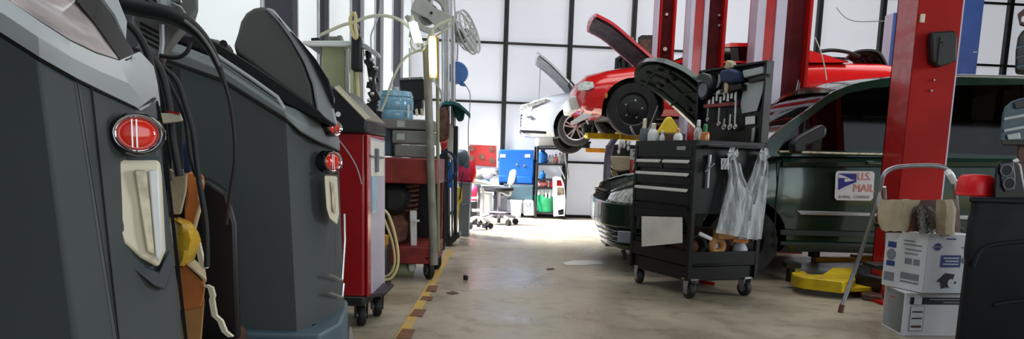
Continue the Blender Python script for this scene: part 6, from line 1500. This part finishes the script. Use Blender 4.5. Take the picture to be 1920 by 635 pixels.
MB().tube(poly([(1862, 572), (1890, 566), (1925, 563)], 3.775), .01, 8).build('moulded_rib', 'tote', t)
MB().prism([V(x0 - .02, 3.77, zt5 - .01), V(x1, 3.77, zt5 - .01), V(x1 + .25, 4.17, zt5 - .01), V((x0 - .02) * 4.17 / 3.77, 4.17, zt5 - .01)], (0, 0, .03)).build('lid', 'tote', t, bevel=.01)
# red bowl
c = V(PY(1826, 375, 3.95).x, 3.95, zt5 + .02); 
t = thing('red_bowl', 'bright red plastic bowl upside down on the black tote', 'bowl', tuple(c)); r_ = 32 * 3.9 / F_
MB().lathe([(r_ * .9, 0), (r_, .012), (r_ * .98, .05), (r_ * .92, .09), (r_ * .75, .108), (r_ * .2, .112)], c, n=34).build('shell', 'red_bright', t)
MB().lathe([(r_ * 1.0, .0), (r_ * 1.03, .006), (r_ * 1.0, .014)], c, n=34).build('rim', 'red_bright', t)
MB.taper = True
# black caddy with two round ports
t = thing('black_caddy', 'black plastic housing with two round ports standing on the tote', 'housing', tuple(V(PY(1886, 375, 3.8).x, 3.8, zt5 + .02)))
MB().prism(poly([(1862, 374), (1866, 312), (1872, 302), (1905, 300), (1915, 308), (1926, 374)], 3.8), (0, .14, 0)).build('shell', 'black', t, bevel=.012)
MB().prism(poly([(1874, 306), (1900, 303), (1904, 330), (1902, 356), (1884, 360), (1878, 340)], 3.79), (0, .02, 0)).build('face_plate', 'slate_dark', t, bevel=.004)
for (x, y) in ((1887, 319), (1892, 344)):
    c = PY(x, y, 3.785); n = 24; rr2 = 10.5 * 3.785 / F_
    MB().tube([c + V(math.cos(2 * PI * k / n), 0, math.sin(2 * PI * k / n)) * rr2 for k in range(n)], .003, 8, closed=True).build('port_ring', 'grey_plastic', t)
    MB().cyl(c + V(0, -.002, 0), c + V(0, .01, 0), rr2 * .9, 24).build('port', 'dark_hole', t)
MB().prism(poly([(1898, 300), (1908, 296), (1912, 302), (1902, 304)], 3.8), (0, .03, 0)).build('white_tab', 'white_plastic', t)
# bench vice / tool head at the right edge with hanging case
t = thing('tool_stand', 'dark upright stand at the frame edge carrying a blue grey tool case', 'stand', tuple(V(PY(1925, 400, 3.95).x, 3.95, 0)))
MB().prism(poly([(1908, 262), (1935, 262), (1935, 340), (1906, 330)], 4.0), (0, .05, 0)).build('arm', 'brown', t, bevel=.01)
xx = PY(1945, 300, 4.3).x; MB().box((xx + .05, 4.28, .9), (.06, .06, 1.8)).box((xx + .05, 4.28, .02), (.3, .1, .04)).build('post', 'black', t)
t = thing('tool_case', 'blue grey moulded tool case with ribbed bands at the frame edge', 'tool case', tuple(PY(1905, 225, 3.9)))
MB().prism(poly([(1874, 262), (1879, 215), (1884, 200), (1896, 190), (1912, 184), (1945, 178), (1945, 268), (1880, 268)], 3.9), (0, .12, 0)).build('shell', 'case_blue_grey', t, bevel=.012, seg=3)
MB().prism(poly([(1902, 192), (1914, 188), (1945, 183), (1945, 198), (1904, 204)], 3.885), (0, .02, 0)).build('recess', 'black', t, bevel=.003)
for y0 in (214, 236): MB().prism(poly([(1883, y0 + 6), (1945, y0 - 6), (1945, y0), (1882, y0 + 12)], 3.885), (0, .03, 0)).build('band', 'cover_grey', t, bevel=.003)
MB().prism(poly([(1888, 252), (1912, 248), (1914, 260), (1890, 262)], 3.885), (0, .02, 0)).build('latch', 'cover_grey', t, bevel=.004)
MB().prism(poly([(1876, 262), (1940, 260), (1940, 272), (1880, 272)], 3.9), (0, .11, 0)).build('bottom_edge', 'black', t, bevel=.004)
t = thing('vehicle_mirror_case', 'dark grey ribbed tool case high at the frame edge above the van roof', 'tool case', tuple(PY(1912, 100, 4.1)))
MB().prism(poly([(1903, 134), (1904, 96), (1908, 70), (1916, 56), (1945, 48), (1945, 138)], 4.1), (0, .12, 0)).build('shell', 'green_van_cladding', t, bevel=.015, seg=3)
for y0 in (82, 100, 118): MB().prism(poly([(1906, y0 + 6), (1945, y0 - 6), (1945, y0 - 1), (1906, y0 + 10)], 4.085), (0, .03, 0)).build('band', 'case_blue_grey', t, bevel=.003)
t = thing('bracket_clip', 'dark metal clip high at the frame edge', 'clip', tuple(PY(1915, 35, 4.1)))
MB().prism(poly([(1908, 26), (1920, 16), (1930, 14), (1930, 20), (1916, 28), (1914, 40), (1930, 44), (1930, 50), (1912, 44)], 4.1), (0, .05, 0)).build('hook', 'brown', t)

MB.taper = False
# ================================================================== BEHIND THE CHEST
t = thing('parts_cart', 'dark parts cart with a beige bin on its front, behind the van nose', 'cart', tuple(V(PY(1165, 350, 8.9).x, 9.0, 0)), None)
YP = 8.7
a = PY(1146, 270, YP); b = PY(1215, 345, YP)
MB().box(((a.x + b.x) / 2, YP + .3, a.z / 2), (b.x - a.x, .5, a.z)).build('cabinet', 'black', t, bevel=.01)
MB().prism(poly([(1142, 292), (1180, 293), (1180, 318), (1160, 321), (1150, 318), (1145, 312)], YP - .02), (0, -.12, 0)).build('bin', 'kraft', t, bevel=.015)
MB().prism(poly([(1146, 318), (1156, 320), (1160, 330), (1176, 324), (1178, 330), (1160, 334), (1148, 330)], YP - .05), (0, .05, 0)).build('bin_foot', 'sign_red' if False else 'kraft', t)
rows = [[PY(x + j * 4.5, y, YP - .1 - .03 * math.sin(j * 1.4 + i)) for j in range(4)] for i, (x, y) in enumerate([(1146, 260), (1138, 272), (1134, 290), (1132, 312), (1131, 335), (1130, 356)])]
rest('draped_cloth', 'cloth_grey', MB().sheet(rows, (0, .015, 0)), 'lavender grey cloth hanging over the end of the dark parts cart', 'cloth')
t2 = thing('number_card', 'small white card with a dark figure seven on the parts cart', 'card', tuple(PY(1190, 290, YP)))
MB().prism(poly([(1182, 279), (1199, 279), (1200, 300), (1181, 299)], YP - .16), (0, .006, 0)).build('card', 'white_paper', t2, bevel=.001)
o = letters('7', .12, PY(1190, 289, YP - .163), (R(90), 0, 0), 'green_van_cladding', t2)
rest('red_bottle', 'red', MB().lathe([(.045, 0), (.05, .01), (.05, .14), (.02, .18), (.02, .2)], PY(1188, 324, YP - .12), n=14), 'red bottle right under the card with the figure seven', 'bottle')
mb = MB()
for (x, y, r_) in [(1162, 275, .02), (1160, 284, .018), (1170, 274, .016), (1178, 268, .02), (1178, 278, .018), (1166, 268, .03)]: mb.ball(PY(x, y, YP - .08), (r_, r_, r_ * 1.6), 8, 6, .05)
rest('fittings', 'white_plastic', mb, 'bright metal fittings lying on the parts cart under the red car wheel', 'fittings')
mb = MB(); mb.tube(poly([(1196, 262), (1188, 250), (1182, 236)], YP), .012).tube(poly([(1205, 262), (1205, 240), (1212, 222)], YP), .01); rest('upright_rods', 'steel', mb, 'two thin steel rods rising behind the bottles on the chest', 'rods')
# litter on the floor
rest('paper_sheet', 'white_paper', MB().prism([PZ(x, y, .001) for x, y in [(1054, 493), (1076, 488), (1128, 489), (1131, 495), (1096, 497), (1062, 497)]], (0, 0, .004)), 'white sheet of paper lying on the floor in front of the green van', 'paper')
rest('nut', 'black', MB().lathe([(.018, 0), (.02, .01), (.02, .035), (.01, .04)], PZ(873, 524, 0), n=12), 'small black rubber cap lying alone on the open floor', 'cap')
rest('leaf', 'brown', MB().prism([PZ(x, y, .001) for x, y in [(836, 549), (850, 546), (860, 550), (848, 552)]], (0, 0, .004)), 'thin brown scrap on the floor beside the caster of the red cart', 'scrap')
rest('red_rod', 'red', MB().cyl(PZ(1312, 528, .02), PZ(1340, 532, .02), .015, 8), 'red handle on the floor under the tool chest', 'handle')
rest('sheet_scrap', 'brown', MB().prism([PZ(x, y, .001) for x, y in [(1024, 503), (1038, 502), (1040, 505), (1026, 506)]], (0, 0, .003)), 'small dark scrap on the floor halfway to the van', 'scrap')
tag(MB().tube([PB(1568, 14, .3), PB(1584, 32, .3), PB(1606, 40, .3), PB(1640, 40, .3), PB(1680, 38, .3)], .008, 6, 5).build('wall_cable', 'cover_grey'), 'thin grey cable sagging along the white back wall', 'cable')
tag(MB().tube(poly([(1186, 70), (1190, 110), (1192, 130)], 12.5), .02, 6, 3).build('wall_cable', 'beige_machine'), 'pale cable hanging on the wall column above the red hood', 'cable')
t = thing('wall_unit', 'dark rectangular unit behind the tip of the red hood', 'cabinet', tuple(PB(1210, 110, .2)))
bprism([(1196, 70), (1223, 70), (1223, 122), (1196, 122)], .12, .25).build('housing', 'black', t, bevel=.01); bprism([(1199, 74), (1220, 74), (1220, 118), (1199, 118)], .37, .01).build('door', 'brown', t)
t = thing('machine_frame', 'small black framed rack between the white and the red car hoods', 'rack', tuple(PY(1175, 130, 12.6)))
MB().tube(poly([(1156, 134), (1157, 112), (1180, 98), (1186, 100)], 12.85), .04, 6).tube(poly([(1168, 134), (1168, 112)], 12.85), .05, 6).tube(poly([(1180, 134), (1180, 106)], 12.85), .05, 6).build('frame', 'black', t)
MB().box(PY(1172, 122, 12.95), (.25, .06, .22)).build('panel', 'cover_grey', t)

# ================================================================== LIGHT
def area(name, loc, size, energy, col=(1, 1, 1), rot=(0, 0, 0), sy=None):
    l = bpy.data.lights.new(name, 'AREA'); l.shape = 'RECTANGLE'; l.size = size; l.size_y = sy or size; l.energy = energy; l.color = col
    o = bpy.data.objects.new(name, l); COL.objects.link(o); o.location = loc; o.rotation_euler = rot; return o
area('ceiling_light_back', (3.8, 9.6, 5.4), 7, 200, (1, .98, .97), sy=3.5)
area('ceiling_light_middle', (2.0, 6.5, 5.4), 5, 120, (1, .97, .93), sy=2)
area('ceiling_light_front', (-.3, 1.5, 5.4), 3, 60, (.95, 1, .98), sy=3)
o = area('door_daylight', (-1.55, 11.2, 2.3), 1.2, 420, (.92, .96, 1), rot=(0, R(-38), 0), sy=2.2); o.data.spread = R(75)
area('front_fill', (3.6, -3.2, 2.4), 5, 120, (.9, .97, 1), rot=(R(80), 0, R(14)), sy=3.2)  # fill light added behind the camera to brighten the foreground, no door there
area('side_fill', (9.0, 3.4, 2.6), 2.6, 300, (.92, .98, 1), rot=(0, R(80), R(10)), sy=2.6)  # added fill from the right so the angled machine faces look lighter
w = bpy.data.worlds.new('world'); bpy.context.scene.world = w; w.use_nodes = True
nt = w.node_tree; sky = nt.nodes.new('ShaderNodeTexSky'); sky.sky_type = 'HOSEK_WILKIE' if False else 'NISHITA'
sky.sun_disc = False; sky.sun_elevation = R(40); sky.sun_rotation = R(150)
nt.links.new(sky.outputs[0], nt.nodes['Background'].inputs[0]); nt.nodes['Background'].inputs[1].default_value = .06
vs_ = bpy.context.scene.view_settings
vs_.view_transform = 'Standard'; vs_.look = 'None'; vs_.gamma = 1; vs_.use_curve_mapping = False; vs_.exposure = 0.0
